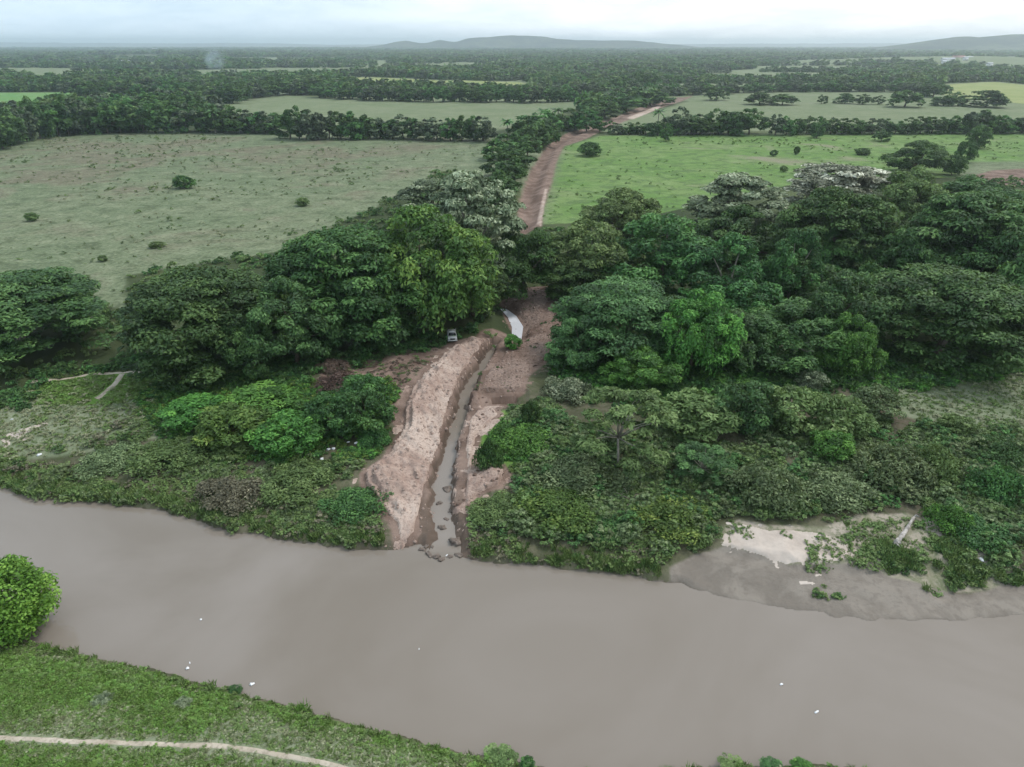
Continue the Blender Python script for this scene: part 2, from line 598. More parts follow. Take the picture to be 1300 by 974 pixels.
M['spoil'] = earth_mat('spoil_earth', (0.44, 0.33, 0.272), (0.30, 0.21, 0.17), (0.51, 0.405, 0.34))
M['earth'] = earth_mat('bare_earth', (0.25, 0.17, 0.135), (0.14, 0.092, 0.07), (0.30, 0.22, 0.18), 0.4, speck=0.7)
M['sand'] = earth_mat('pale_sand', (0.50, 0.425, 0.365), (0.40, 0.335, 0.285), (0.54, 0.47, 0.41), 0.05, sc1=0.45, speck=0.12)
M['mud'] = earth_mat('river_mud', (0.27, 0.235, 0.20), (0.20, 0.17, 0.145), (0.31, 0.275, 0.24), 0.05, 0.6, 0.3)
M['path'] = earth_mat('trodden_path', (0.46, 0.40, 0.32), (0.33, 0.28, 0.21), (0.52, 0.46, 0.38), 0.03)
M['rock'] = earth_mat('mud_clod', (0.23, 0.185, 0.155), (0.15, 0.12, 0.10), (0.26, 0.21, 0.175), 0.15, 0.85, 1.5)


def water_mat(name, c1, c2, rough, wave, scale):
    m, t, b = new_mat(name)
    tc = nd(t, 'ShaderNodeTexCoord')
    v = tc.outputs['Object']
    mp = nd(t, 'ShaderNodeVectorMath', operation='MULTIPLY')
    lk(t, v, mp.inputs[0])
    mp.inputs[1].default_value = (0.8, 1.15, 1.0)
    n1 = noise(t, mp.outputs[0], 0.03, 5, 0.55, 1.0)
    lk(t, mixc(t, ramp(t, n1, 0.3, 0.7), c1, c2), b.inputs['Base Color'])
    b.inputs['Roughness'].default_value = rough
    b.inputs['IOR'].default_value = 1.33
    bp = nd(t, 'ShaderNodeBump')
    bp.inputs['Strength'].default_value = wave
    bp.inputs['Distance'].default_value = 0.03
    lk(t, noise(t, v, scale, 4, 0.5, 0.2), bp.inputs['Height'])
    lk(t, bp.outputs[0], b.inputs['Normal'])
    return m


M['river'] = water_mat('river_water', (0.232, 0.202, 0.174), (0.182, 0.154, 0.124), 0.03, 0.06, 1.2)  # soft two-tone mottling: silt, plus cloud reflections painted into the base colour
M['stream'] = water_mat('stream_water', (0.245, 0.215, 0.188), (0.195, 0.162, 0.13), 0.08, 0.3, 2.0)
M['pool'] = water_mat('pool_water_painted_sky', (0.62, 0.62, 0.64), (0.56, 0.56, 0.58), 0.08, 0.05, 1.0)  # near-white base colour paints in the bright sky mirrored by the pool


def ground_mat():
    m, t, b = new_mat('ground')
    geo = nd(t, 'ShaderNodeNewGeometry')
    v = geo.outputs['Position']
    flat = nd(t, 'ShaderNodeVectorMath', operation='MULTIPLY')
    lk(t, v, flat.inputs[0])
    flat.inputs[1].default_value = (1, 1, 0)
    v = flat.outputs[0]
    nbig = noise(t, v, 0.006, 4, 0.6, 0.5)
    nmid = noise(t, v, 0.03, 5, 0.62, 0.6)
    nsm = noise(t, v, 0.16, 6, 0.66, 0.4)
    nfine = noise(t, v, 0.9, 5, 0.7)
    nedge = noise(t, v, 0.25, 5, 0.65, 0.3)

    def att(name):
        a = nd(t, 'ShaderNodeAttribute', attribute_name=name)
        return a.outputs['Fac']

    def mask(name, w=0.7, soft=0.16):
        s = math_(t, 'ADD', att(name), math_(t, 'MULTIPLY', math_(t, 'SUBTRACT', nedge, 0.5), w))
        return ramp(t, s, 0.5 - soft, 0.5 + soft)
    # dry grazed pasture
    c = mixc(t, ramp(t, nmid, 0.35, 0.66), (0.135, 0.17, 0.095), (0.175, 0.20, 0.12))
    c = mixc(t, math_(t, 'MULTIPLY', ramp(t, math_(t, 'ADD', nmid, math_(t, 'MULTIPLY', att('m_brown'), 0.25)), 0.52, 0.72), 0.85), c, (0.155, 0.135, 0.095))
    c = mixc(t, ramp(t, nsm, 0.50, 0.64, 0.0, 0.7), c, (0.07, 0.088, 0.046))
    c = mixc(t, ramp(t, nsm, 0.46, 0.36, 0.0, 0.6), c, (0.24, 0.262, 0.165))
    c = mixc(t, ramp(t, nfine, 0.50, 0.64, 0.0, 0.7), c, (0.065, 0.08, 0.045))
    c = mixc(t, ramp(t, nfine, 0.46, 0.34, 0.0, 0.6), c, (0.25, 0.27, 0.175))
    # lush fields
    lush = mixc(t, ramp(t, nmid, 0.36, 0.64), (0.115, 0.205, 0.055), (0.165, 0.235, 0.085))
    lush = mixc(t, ramp(t, nfine, 0.48, 0.62, 0.0, 0.55), lush, (0.085, 0.145, 0.04))
    lush = mixc(t, ramp(t, nsm, 0.48, 0.60, 0.0, 0.8), lush, (0.085, 0.135, 0.05))
    lush = mixc(t, ramp(t, nsm, 0.44, 0.34, 0.0, 0.6), lush, (0.20, 0.28, 0.11))
    lush = mixc(t, ramp(t, math_(t, 'ADD', nmid, math_(t, 'MULTIPLY', att('m_brown'), 0.3)), 0.60, 0.78, 0.0, 0.8), lush, (0.23, 0.205, 0.15))
    c = mixc(t, mask('m_lush', 0.5, 0.3), c, lush)
    pale = mixc(t, ramp(t, nmid, 0.36, 0.64), (0.145, 0.18, 0.095), (0.18, 0.205, 0.12))
    pale = mixc(t, ramp(t, nsm, 0.5, 0.62, 0.0, 0.6), pale, (0.12, 0.15, 0.08))
    c = mixc(t, mask('m_pale', 0.3, 0.2), c, pale)
    vivid = mixc(t, ramp(t, nmid, 0.36, 0.64), (0.11, 0.23, 0.07), (0.15, 0.25, 0.09))
    c = mixc(t, mask('m_vivid', 0.3, 0.2), c, vivid)
    yel = mixc(t, ramp(t, nmid, 0.36, 0.64), (0.21, 0.25, 0.09), (0.26, 0.28, 0.12))
    c = mixc(t, mask('m_yellow', 0.3, 0.2), c, yel)
    # river-bank growth
    bank = mixc(t, ramp(t, nsm, 0.38, 0.62), (0.06, 0.068, 0.035), (0.13, 0.125, 0.08))
    bank = mixc(t, ramp(t, nmid, 0.46, 0.66, 0.0, 0.7), bank, (0.125, 0.10, 0.078))
    bank = mixc(t, ramp(t, nfine, 0.5, 0.64, 0.0, 0.6), bank, (0.05, 0.07, 0.025))
    c = mixc(t, mask('m_bank', 0.5, 0.25), c, bank)
    turf = mixc(t, ramp(t, nsm, 0.36, 0.64), (0.155, 0.185, 0.11), (0.215, 0.235, 0.155))
    turf = mixc(t, ramp(t, nfine, 0.48, 0.62, 0.0, 0.6), turf, (0.09, 0.115, 0.05))
    c = mixc(t, mask('m_turf', 0.6, 0.25), c, turf)
    grass = mixc(t, ramp(t, nsm, 0.36, 0.64), (0.09, 0.175, 0.035), (0.14, 0.23, 0.06))
    c = mixc(t, mask('m_grass', 0.7, 0.25), c, grass)
    wood = mixc(t, ramp(t, nmid, 0.38, 0.66), (0.04, 0.055, 0.025), (0.085, 0.105, 0.045))
    c = mixc(t, mask('m_wood', 0.3, 0.2), c, wood)
    dirt = mixc(t, ramp(t, nsm, 0.38, 0.64), (0.135, 0.092, 0.072), (0.25, 0.18, 0.145))
    dirt = mixc(t, ramp(t, nfine, 0.5, 0.7, 0.0, 0.5), dirt, (0.13, 0.085, 0.07))
    c = mixc(t, mask('m_dirt', 0.5, 0.18), c, dirt)
    palee = mixc(t, ramp(t, nsm, 0.4, 0.6), (0.36, 0.27, 0.22), (0.47, 0.38, 0.32))
    c = mixc(t, mask('m_paledirt', 0.5, 0.18), c, palee)
    sandy = mixc(t, ramp(t, nsm, 0.40, 0.62), (0.36, 0.31, 0.255), (0.17, 0.175, 0.105))
    sandy = mixc(t, ramp(t, nfine, 0.48, 0.62, 0.0, 0.7), sandy, (0.10, 0.125, 0.06))
    c = mixc(t, mask('m_sandy', 0.6, 0.2), c, sandy)
    mud = mixc(t, ramp(t, nsm, 0.42, 0.60), (0.175, 0.152, 0.128), (0.235, 0.206, 0.174))
    mud = mixc(t, ramp(t, nfine, 0.5, 0.62, 0.0, 0.5), mud, (0.15, 0.13, 0.11))
    c = mixc(t, mask('m_mud', 0.45, 0.18), c, mud)
    c = mixc(t, math_(t, 'MULTIPLY', mask('m_wet', 0.3, 0.3), 0.6), c, (0.075, 0.06, 0.045))
    lk(t, c, b.inputs['Base Color'])
    b.inputs['Roughness'].default_value = 0.95
    b.inputs['Specular IOR Level'].default_value = 0.1
    bp = nd(t, 'ShaderNodeBump')
    bp.inputs['Strength'].default_value = 0.8
    bp.inputs['Distance'].default_value = 0.35
    lk(t, math_(t, 'ADD', math_(t, 'MULTIPLY', nfine, 0.5), nsm), bp.inputs['Height'])
    lk(t, bp.outputs[0], b.inputs['Normal'])
    return m


M['ground'] = ground_mat()

# ------------------------------------------------------------------ field outlines (photo positions on the plain)
FIELD_PASTURE = pxl([(-700, 230), (-60, 205), (0, 192), (60, 170), (350, 168), (625, 176), (632, 222), (560, 255), (500, 270), (380, 330), (320, 345), (160, 410), (120, 480), (-60, 480), (-700, 480)])
FIELD_RIGHT = pxl([(688, 290), (700, 235), (716, 186), (760, 172), (1000, 170), (1300, 166), (1700, 166), (1700, 230), (1300, 205), (1230, 205), (1200, 240), (1000, 262), (800, 290)])
FIELD_MIDLEFT = pxl([(275, 134), (360, 122), (520, 124), (720, 126), (752, 132), (715, 143), (640, 162), (560, 168), (365, 168), (352, 160), (320, 150)])
FIELD_MIDRIGHT = pxl([(752, 158), (815, 146), (875, 128), (960, 131), (1300, 133), (1700, 134), (1700, 166), (1300, 163), (1000, 166), (760, 168)])
FIELD_MIDRIGHT2 = pxl([(885, 118), (1000, 116), (1190, 117), (1200, 128), (960, 131), (880, 127)])
FIELD_TOPRIGHT = pxl([(1195, 108), (1260, 104), (1300, 108), (1700, 106), (1700, 133), (1300, 132), (1200, 122)])
FIELD_VIVID = pxl([(-400, 116), (0, 118), (85, 117), (140, 123), (75, 134), (40, 145), (0, 152), (-400, 160)])
FIELD_YELLOW = pxl([(405, 101), (470, 98), (560, 102), (660, 104), (670, 108), (560, 110), (470, 107)])
FIELD_GREEN = pxl([(20, 97), (70, 89), (115, 92), (105, 99), (60, 103)])
FIELD_STRIP = pxl([(885, 96), (960, 92), (1130, 95), (1125, 100), (960, 102)])
FIELD_STRIP2 = pxl([(700, 110), (780, 108), (800, 114), (720, 116)])
FIELDS = [FIELD_PASTURE, FIELD_RIGHT, FIELD_MIDLEFT, FIELD_MIDRIGHT, FIELD_MIDRIGHT2, FIELD_TOPRIGHT, FIELD_VIVID, FIELD_YELLOW, FIELD_GREEN, FIELD_STRIP, FIELD_STRIP2]
DIRT_ROADCUT = pxl([(656, 262), (665, 235), (673, 215), (690, 189), (701, 178), (722, 168), (752, 158), (773, 150), (812, 136), (852, 125), (880, 122), (868, 128), (830, 140), (800, 152), (770, 163), (745, 176), (716, 186), (707, 205), (700, 235), (690, 265), (688, 288), (660, 292)])
PALE_RIDGE = pxl([(681, 284), (687, 258), (692, 240), (695, 240), (691, 262), (687, 288)])
PALE_RIDGE2 = pxl([(795, 150), (820, 140), (838, 134), (838, 137), (820, 145), (803, 152)])
DIRT_RIGHT = pxl([(1205, 238), (1225, 226), (1260, 216), (1330, 212), (1330, 232), (1270, 238), (1230, 246)])
DIRT_UNDER = pxl([(395, 500), (410, 470), (470, 458), (540, 445), (590, 430), (625, 431), (560, 455), (520, 500), (505, 545), (490, 520), (440, 505)])
WOOD_NEAR = pxl([(-200, 350), (-60, 345), (160, 395), (160, 350), (350, 320), (480, 262), (560, 215), (660, 240), (690, 285), (800, 280), (1000, 235), (1200, 225), (1500, 230), (1500, 470), (1300, 475), (1100, 480), (720, 470), (640, 440), (420, 450), (300, 480), (160, 470), (-60, 500), (-200, 500)])
TURF_L = pxl([(-100, 500), (40, 500), (170, 480), (215, 520), (200, 555), (120, 570), (40, 575), (-20, 590), (-100, 590)], 2.2)
TURF_R = pxl([(1120, 495), (1300, 465), (1500, 450), (1500, 540), (1300, 550), (1230, 560), (1150, 530)], 2.8)
GRASS_L = pxl([(40, 485), (150, 474), (190, 478), (200, 500), (110, 512), (50, 510)], 2.6)
GRASS_M = pxl([(600, 530), (700, 520), (730, 545), (700, 590), (640, 600), (605, 580)], 2.2)
BANK_GRASS = pxl([(-300, 800), (0, 812), (70, 823), (280, 872), (300, 905), (230, 925), (60, 915), (-300, 900)], 1.5)
BANK_GRASS2 = pxl([(-300, 950), (0, 950), (200, 958), (330, 975), (500, 1010), (-300, 1010)], 2.4)
BANK_EDGE = pxl([(270, 872), (440, 917), (640, 968), (720, 990), (640, 990), (560, 965), (420, 925), (300, 890)], 1.2)
TURF_N = pxl([(-300, 900), (60, 910), (300, 895), (520, 945), (700, 990), (1100, 990), (1100, 1200), (-300, 1200)], 2.2)


def far_clear(x, y):
    f = 0.0046 * np.clip(1800.0 / np.maximum(y, 300), 0.6, 1.0)
    return ss(0.535, 0.575, fnoise(x * f * 0.55, y * f * 0.8, 1.0, 3, 77) + 0.022 * (np.asarray(x) < 100))


def build_ground():
    ys = [12.0]
    while ys[-1] < 20500:
        y = ys[-1]
        dy = 0.22 if y < 62 else max(0.36, y * y / 46000.0 * (1.0 if y < 600 else 1.7))
        dy = min(dy, 900)
        ys.append(y + dy)
    ys = np.array([-400, -150, -50, 0.0] + ys)
    nu = 600
    us = np.linspace(-1.0, 1.0, nu)
    us = np.sign(us) * (np.abs(us) * 0.9 + 0.35 * np.abs(us) ** 6)
    yy, uu = np.meshgrid(ys, us, indexing='ij')
    xx = uu * (np.maximum(yy, 20) + 18)
    x, y = xx.ravel(), yy.ravel()
    z = H(x, y)
    # masks
    at = {}

    def msk(polys, soft):
        r = np.zeros(x.shape)
        for p in polys:
            pr = np.array([q[:2] for q in p])
            yc = pr[:, 1].mean()
            s = soft * max(1.0, yc / 150.0)
            r = np.maximum(r, np.clip(0.5 + sd_poly(x, y, p, s * 1.2) / (2 * s), 0, 1))
        return r
    at['m_lush'] = msk([FIELD_RIGHT], 3)
    at['m_pale'] = msk([FIELD_MIDLEFT, FIELD_MIDRIGHT, FIELD_MIDRIGHT2, FIELD_GREEN, FIELD_STRIP, FIELD_STRIP2], 2)
    at['m_vivid'] = msk([FIELD_VIVID], 2)
    at['m_yellow'] = msk([FIELD_YELLOW, FIELD_TOPRIGHT], 2)
    brown = 0.6 * msk([pxl([(60, 175), (560, 185), (420, 225), (250, 215), (100, 240), (-60, 260), (-60, 220)])], 14) + 0.45 * msk([pxl([(900, 190), (1060, 180), (1150, 200), (1040, 222), (900, 240)])], 10) + 0.5 * msk([FIELD_MIDLEFT], 10)
    at['m_brown'] = np.clip(brown, 0, 1)
    d1, _ = seg_dist(x, y, FAR_SHORE)
    near = y < 140
    pas = msk([FIELD_PASTURE, FIELD_RIGHT], 2)
    at['m_bank'] = np.where(y < 150, 1 - pas, 0)
    at['m_turf'] = msk([TURF_L, TURF_R, TURF_N], 1.5)
    at['m_grass'] = msk([GRASS_L, GRASS_M, BANK_GRASS, BANK_GRASS2, BANK_EDGE], 1.0)
    allf = msk(FIELDS, 3)
    clear = far_clear(x, y)
    at['m_wood'] = np.maximum(np.where(y > 400, (1 - allf) * (1 - 0.85 * clear), 0), msk([WOOD_NEAR], 2) * (y < 330))
    at['m_pale'] = np.maximum(at['m_pale'], np.where(y > 520, (1 - allf) * clear * 0.8, 0))
    at['m_dirt'] = msk([DIRT_ROADCUT, DIRT_RIGHT, DIRT_UNDER, EARTH_R, EARTH_M, SPOIL], 0.9)
    cd, cp = seg_dist(x, y, CANAL)
    at['m_dirt'] = np.maximum(at['m_dirt'], np.clip(1.1 - (cd - 2.2) / 3.0, 0, 1))
    at['m_sandy'] = msk([SAND, pxl([(1090, 700), (1180, 660), (1260, 700), (1300, 720), (1290, 742), (1180, 745), (1100, 730)], 1.0)], 0.8)
    at['m_paledirt'] = msk([PALE_RIDGE, PALE_RIDGE2], 0.8)
    cw = np.interp(cp, range(len(CANAL_W)), CANAL_W)
    cz = np.interp(cp, range(len(CANAL)), [p[2] for p in CANAL])
    at['m_mud'] = np.maximum(msk([MUD], 0.7), (y < 140) * np.clip(1.2 - (z + 0.1) * 6, 0, 1))
    at['m_wet'] = np.where((y < 140), np.clip(1 - z * 5.0, 0, 1) * np.where(z > -0.2, 1, 0.2), 0) * (1 - 0.6 * ss(X_BEACH0, X_BEACH1, x))
    at['m_wet'] = np.maximum(at['m_wet'], (cd < cw + 2.2) * np.clip(1.25 - (z - cz) * 0.7, 0, 1))
    n0, n1 = xx.shape
    idx = np.arange(n0 * n1).reshape(n0, n1)
    f = np.stack([idx[:-1, :-1], idx[:-1, 1:], idx[1:, 1:], idx[1:, :-1]], -1).reshape(-1, 4)
    me = mk_mesh('ground', np.stack([x, y, z], -1), f, smooth=True, pattrs=at, mats=[M['ground']])
    tag(ob('ground', me), kind='structure')


build_ground()


def grid_sheet(name, x0, x1, y0, y1, z, step, mat):
    xs = np.arange(x0, x1 + step, step)
    ys = np.arange(y0, y1 + step, step)
    yy, xx = np.meshgrid(ys, xs, indexing='ij')
    v = np.stack([xx.ravel(), yy.ravel(), np.full(xx.size, z)], -1)
    idx = np.arange(xx.size).reshape(xx.shape)
    f = np.stack([idx[:-1, :-1], idx[:-1, 1:], idx[1:, 1:], idx[1:, :-1]], -1).reshape(-1, 4)
    return tag(ob(name, mk_mesh(name, v, f, mats=[mat])), kind='structure')


grid_sheet('river', -420, 420, 12, 150, 0.0, 14, M['river'])


def strip_water(name, line, widths, zs, mat, sub=8):
    pts, ws, zz = [], [], []
    for i in range(len(line) - 1):
        for k in range(sub):
            t = k / sub
            pts.append(np.array(line[i][:2]) * (1 - t) + np.array(line[i + 1][:2]) * t)
            ws.append(widths[i] * (1 - t) + widths[i + 1] * t)
            zz.append(zs[i] * (1 - t) + zs[i + 1] * t)
    pts.append(np.array(line[-1][:2]))
    ws.append(widths[-1])
    zz.append(zs[-1])
    v, f = [], []
    for i, p in enumerate(pts):
        d = pts[min(i + 1, len(pts) - 1)] - pts[max(i - 1, 0)]
        d = d / np.linalg.norm(d)
        nrm = np.array((-d[1], d[0]))
        for k in (-1, -.5, 0, .5, 1):
            q = p + nrm * ws[i] * k
            v.append((q[0], q[1], zz[i]))
        if i:
            b = i * 5
            for k in range(4):
                f.append((b - 5 + k, b + k, b + k + 1, b - 4 + k))
    return tag(ob(name, mk_mesh(name, v, f, smooth=True, mats=[mat])), kind='structure')


strip_water('stream', CANAL, [w + 1.3 for w in CANAL_W], [-0.03, 0.1, .28, .42, .62, .74, .86, .98, 1.08, 1.08], M['stream'])
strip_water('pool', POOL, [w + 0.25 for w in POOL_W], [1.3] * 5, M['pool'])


def patch(name, poly, lift, res, mat, ragged=0.6, edge=0.5, seed=1, rough=0.0, kind='structure', base=None):
    """an irregular heap or sheet of loose ground lying on the terrain"""
    pl = np.array([p[:2] for p in poly])
    x0, y0 = pl.min(0) - 1.5
    x1, y1 = pl.max(0) + 1.5
    xs, ys = np.arange(x0, x1, res), np.arange(y0, y1, res)
    yy, xx = np.meshgrid(ys, xs, indexing='ij')
    x, y = xx.ravel(), yy.ravel()
    sd = sd_poly(x, y, poly, 6) + (fnoise(x, y, 0.55, 3, seed) - 0.5) * 2 * ragged
    z0 = H(x, y)
    z = z0 + np.where(sd > -0.6, lift(x, y, sd), -0.3)
    if rough:
        z = z + rough * (fnoise(x, y, 1.1, 3, seed + 3) - 0.5) * ss(0, 1.0, sd)
    keep = sd > -0.35
    idx = np.arange(xx.size).reshape(xx.shape)
    f = np.stack([idx[:-1, :-1], idx[:-1, 1:], idx[1:, 1:], idx[1:, :-1]], -1).reshape(-1, 4)
    f = f[keep[f].all(1)]
    used = np.unique(f)
    mp = np.zeros(xx.size, np.int64)
    mp[used] = np.arange(len(used))
    me = mk_mesh(name, np.stack([x, y, z], -1)[used], mp[f], smooth=True, mats=[mat])
    return tag(ob(name, me), kind=kind)


CREST = pxl([(605, 432), (578, 450), (556, 470), (532, 500), (522, 530), (514, 560), (492, 590), (478, 612)], 2.6)


def spoil_lift(x, y, sd):
    dc, pc = seg_dist(x, y, CREST)
    ridge = np.exp(-(dc / 2.6) ** 2) * np.interp(pc, [0, 1, 3, 7], [0.2, .7, 1.4, 1.3])
    gull = np.abs(fnoise(x + 0.4 * y, y * 0.6, 0.45, 3, 51) - 0.5) * 2
    l = -0.2 + (0.45 + 0.25 * ss(0, 5, sd)) * ss(-0.3, 0.9, sd) + ridge * ss(-.2, 2.2, sd)
    l = l + ss(0.2, 1.5, sd) * (1.0 * (gull - 0.25) + 0.55 * (fnoise(x, y, 1.5, 3, 52) - .5) + 0.5 * np.maximum(vnoise(x, y, 0.9, 57) - 0.62, 0))
    cd, cp = seg_dist(x, y, CANAL)
    cw = np.interp(cp, range(len(CANAL_W)), CANAL_W)
    edge = 0.7 + 0.9 * fnoise(x, y, 0.5, 2, 58)
    return np.where(cd < cw + edge, -0.3, l)


patch('spoil_bank', SPOIL, spoil_lift, 0.17, M['spoil'], 0.5, seed=5)
patch('earth_bank', EARTH_R, lambda x, y, sd: -0.12 - 0.5 * (1 - ss(1.2, 2.6, seg_dist(x, y, POOL)[0])) + 0.3 * ss(-.3, .8, sd) + 0.9 * ss(0, 2, sd) * (fnoise(x, y, 0.5, 4, 61) - 0.42) - 1.6 * ss(-0.3, 0.2, sd_poly(x, y, PIT, 2)), 0.3, M['earth'], 0.6, seed=6)
patch('earth_spill', EARTH_M, lambda x, y, sd: -0.12 + 0.3 * ss(-.3, .6, sd) + 1.0 * ss(0, 1.5, sd) * np.maximum(fnoise(x, y, 0.5, 3, 62) - 0.35, 0) + 0.9 * np.exp(-((x - P(628, 606, 2)[0]) ** 2 + (y - P(628, 606, 2)[1]) ** 2) / 3.5) * ss(0, .8, sd), 0.2, M['spoil'], 0.4, seed=7)
patch('sand_bank', SANDW, lambda x, y, sd: -0.06 + 0.1 * ss(-.3, 1.0, sd) + 0.09 * (fnoise(x, y, 1.6, 3, 63) - 0.45), 0.15, M['sand'], 0.8, seed=8)
patch('sand_bank', SAND2, lambda x, y, sd: -0.06 + 0.12 * ss(-.3, .5, sd), 0.22, M['sand'], 0.8, seed=9)
patch('sand_bank', pxl([(1000, 728), (1035, 732), (1052, 742), (1040, 750), (1010, 748), (1005, 740)], .6), lambda x, y, sd: -0.05 + 0.08 * ss(-.3, .4, sd), 0.15, M['sand'], 0.35, seed=10)
patch('sand_bank', pxl([(8, 548), (30, 545), (52, 539), (50, 544), (25, 556), (12, 560)], 2.2), lambda x, y, sd: -0.06 + 0.12 * ss(-.3, .4, sd), 0.25, M['sand'], 0.5, seed=12)


FOOT_LINES = []


def foot_path(pts, half, seed):
    line = [G(a, b) for a, b in pts]
    if half > 0.2:
        FOOT_LINES.append(line)
    v, f = [], []
    n = 0
    tot = []
    for i in range(len(line) - 1):
        L = np.linalg.norm(line[i + 1][:2] - line[i][:2])
        k = max(2, int(L / 0.35))
        for j in range(k):
            tot.append(line[i][:2] + (line[i + 1][:2] - line[i][:2]) * j / k)
    tot = np.array(tot)
    for _ in range(12):
        tot[1:-1] = (tot[:-2] + tot[2:] + 2 * tot[1:-1]) / 4
    for i, p in enumerate(tot):
        d = tot[min(i + 1, len(tot) - 1)] - tot[max(i - 1, 0)]
        d /= np.linalg.norm(d) + 1e-9
        nr = np.array((-d[1], d[0]))
        w1 = half * (0.75 + 0.7 * vnoise(p[0], p[1], 0.9, seed)) 
        w2 = half * (0.75 + 0.7 * vnoise(p[0], p[1], 0.9, seed + 3))
        for q in (p - nr * (w1 + .15), p - nr * w1, p, p + nr * w2, p + nr * (w2 + .15)):
            v.append((q[0], q[1], 0))
        if i:
            b = i * 5
            for k in range(4):
                f.append((b - 5 + k, b + k, b + k + 1, b - 4 + k))
    v = np.array(v)
    v[:, 2] = H(v[:, 0], v[:, 1]) + np.tile([-.06, .035, .03, .035, -.06], len(tot))
    return tag(ob('footpath', mk_mesh('footpath', v, np.array(f)[:, ::-1], smooth=True, mats=[M['path']])), kind='structure')


foot_path([(-80, 934), (0, 937), (70, 940), (150, 943), (230, 946), (290, 948), (340, 955), (390, 964), (440, 976), (500, 1000)], 0.17, 3)
foot_path([(40, 485), (75, 482), (110, 476), (145, 474), (200, 471), (240, 468)], 0.35, 5)
foot_path([(155, 475), (145, 488), (132, 500), (120, 508)], 0.4, 7)


# ------------------------------------------------------------------ hills on the horizon
def hills(name, prof, dist, width, seed, mat):
    xs = np.arange(prof[0][0], prof[-1][0] + 1, 4.0)
    top = np.interp(xs, [p[0] for p in prof], [p[1] for p in prof])
    k = np.hanning(5)
    top = np.convolve(np.pad(top, 3, mode='edge'), k / k.sum(), 'valid')
    n = 14
    v = []
    for j in range(n):
        s = j / (n - 1) * 2 - 1
        yd = dist + s * width
        for i, px in enumerate(xs):
            x = (px - 650) / F * dist / CP * 0.9997 * 1.0
            x = P(px, 60, 0)[0] / P(px, 60, 0)[1] * dist
            zt = row_z(top[i], dist)
            zt = max(zt, 0)
            h = zt * math.exp(-(s * 1.9) ** 2) * (1 + 0.45 * (fnoise(np.array([x]), np.array([yd]), 0.003, 3, seed)[0] - 0.5))
            v.append((x, yd, h - 1.0))
    m = len(xs)
    f = []
    for j in range(n - 1):
        for i in range(m - 1):
            a = j * m + i
            f.append((a, a + 1, a + 1 + m, a + m))
    return tag(ob(name, mk_mesh(name, v, f, smooth=True, mats=[mat])), kind='structure')


def hill_mat():
    m, t, b = new_mat('wooded_hill')
    geo = nd(t, 'ShaderNodeNewGeometry')
    n = noise(t, geo.outputs['Position'], 0.004, 6, 0.65, 0.4)
    n2 = noise(t, geo.outputs['Position'], 0.02, 4, 0.6)
    c = mixc(t, ramp(t, n, 0.36, 0.64), (0.02, 0.03, 0.02), (0.10, 0.115, 0.06))
    c = mixc(t, ramp(t, n2, 0.48, 0.6, 0, 0.7), c, (0.015, 0.024, 0.016))
    lk(t, c, b.inputs['Base Color'])
    b.inputs['Roughness'].default_value = 1
    b.inputs['Specular IOR Level'].default_value = 0
    return m


M['hill'] = hill_mat()
hills('hills', [(440, 62), (485, 57), (500, 53.5), (515, 52), (528, 55), (540, 55), (556, 51.5), (575, 54), (590, 50), (615, 48), (640, 45), (665, 46), (690, 47.5), (720, 50), (760, 51), (800, 52), (840, 55), (868, 58), (900, 62)], 8500, 900, 3, M['hill'])
hills('hills', [(1090, 62), (1130, 59), (1165, 54), (1190, 50), (1215, 47), (1235, 48), (1260, 45.5), (1290, 44), (1330, 42), (1400, 41), (1500, 50), (1600, 60)], 6200, 900, 5, M['hill'])
hills('hills', [(-500, 60), (-350, 55), (-100, 54.3), (0, 53.4), (70, 54.5), (200, 55.2), (280, 54.6), (340, 55), (420, 57), (480, 56.2), (640, 56.2), (860, 56.4), (950, 55.4), (1060, 55.2), (1150, 55.0), (1300, 54.2), (1500, 54), (1800, 60)], 16500, 1500, 9, M['hill'])


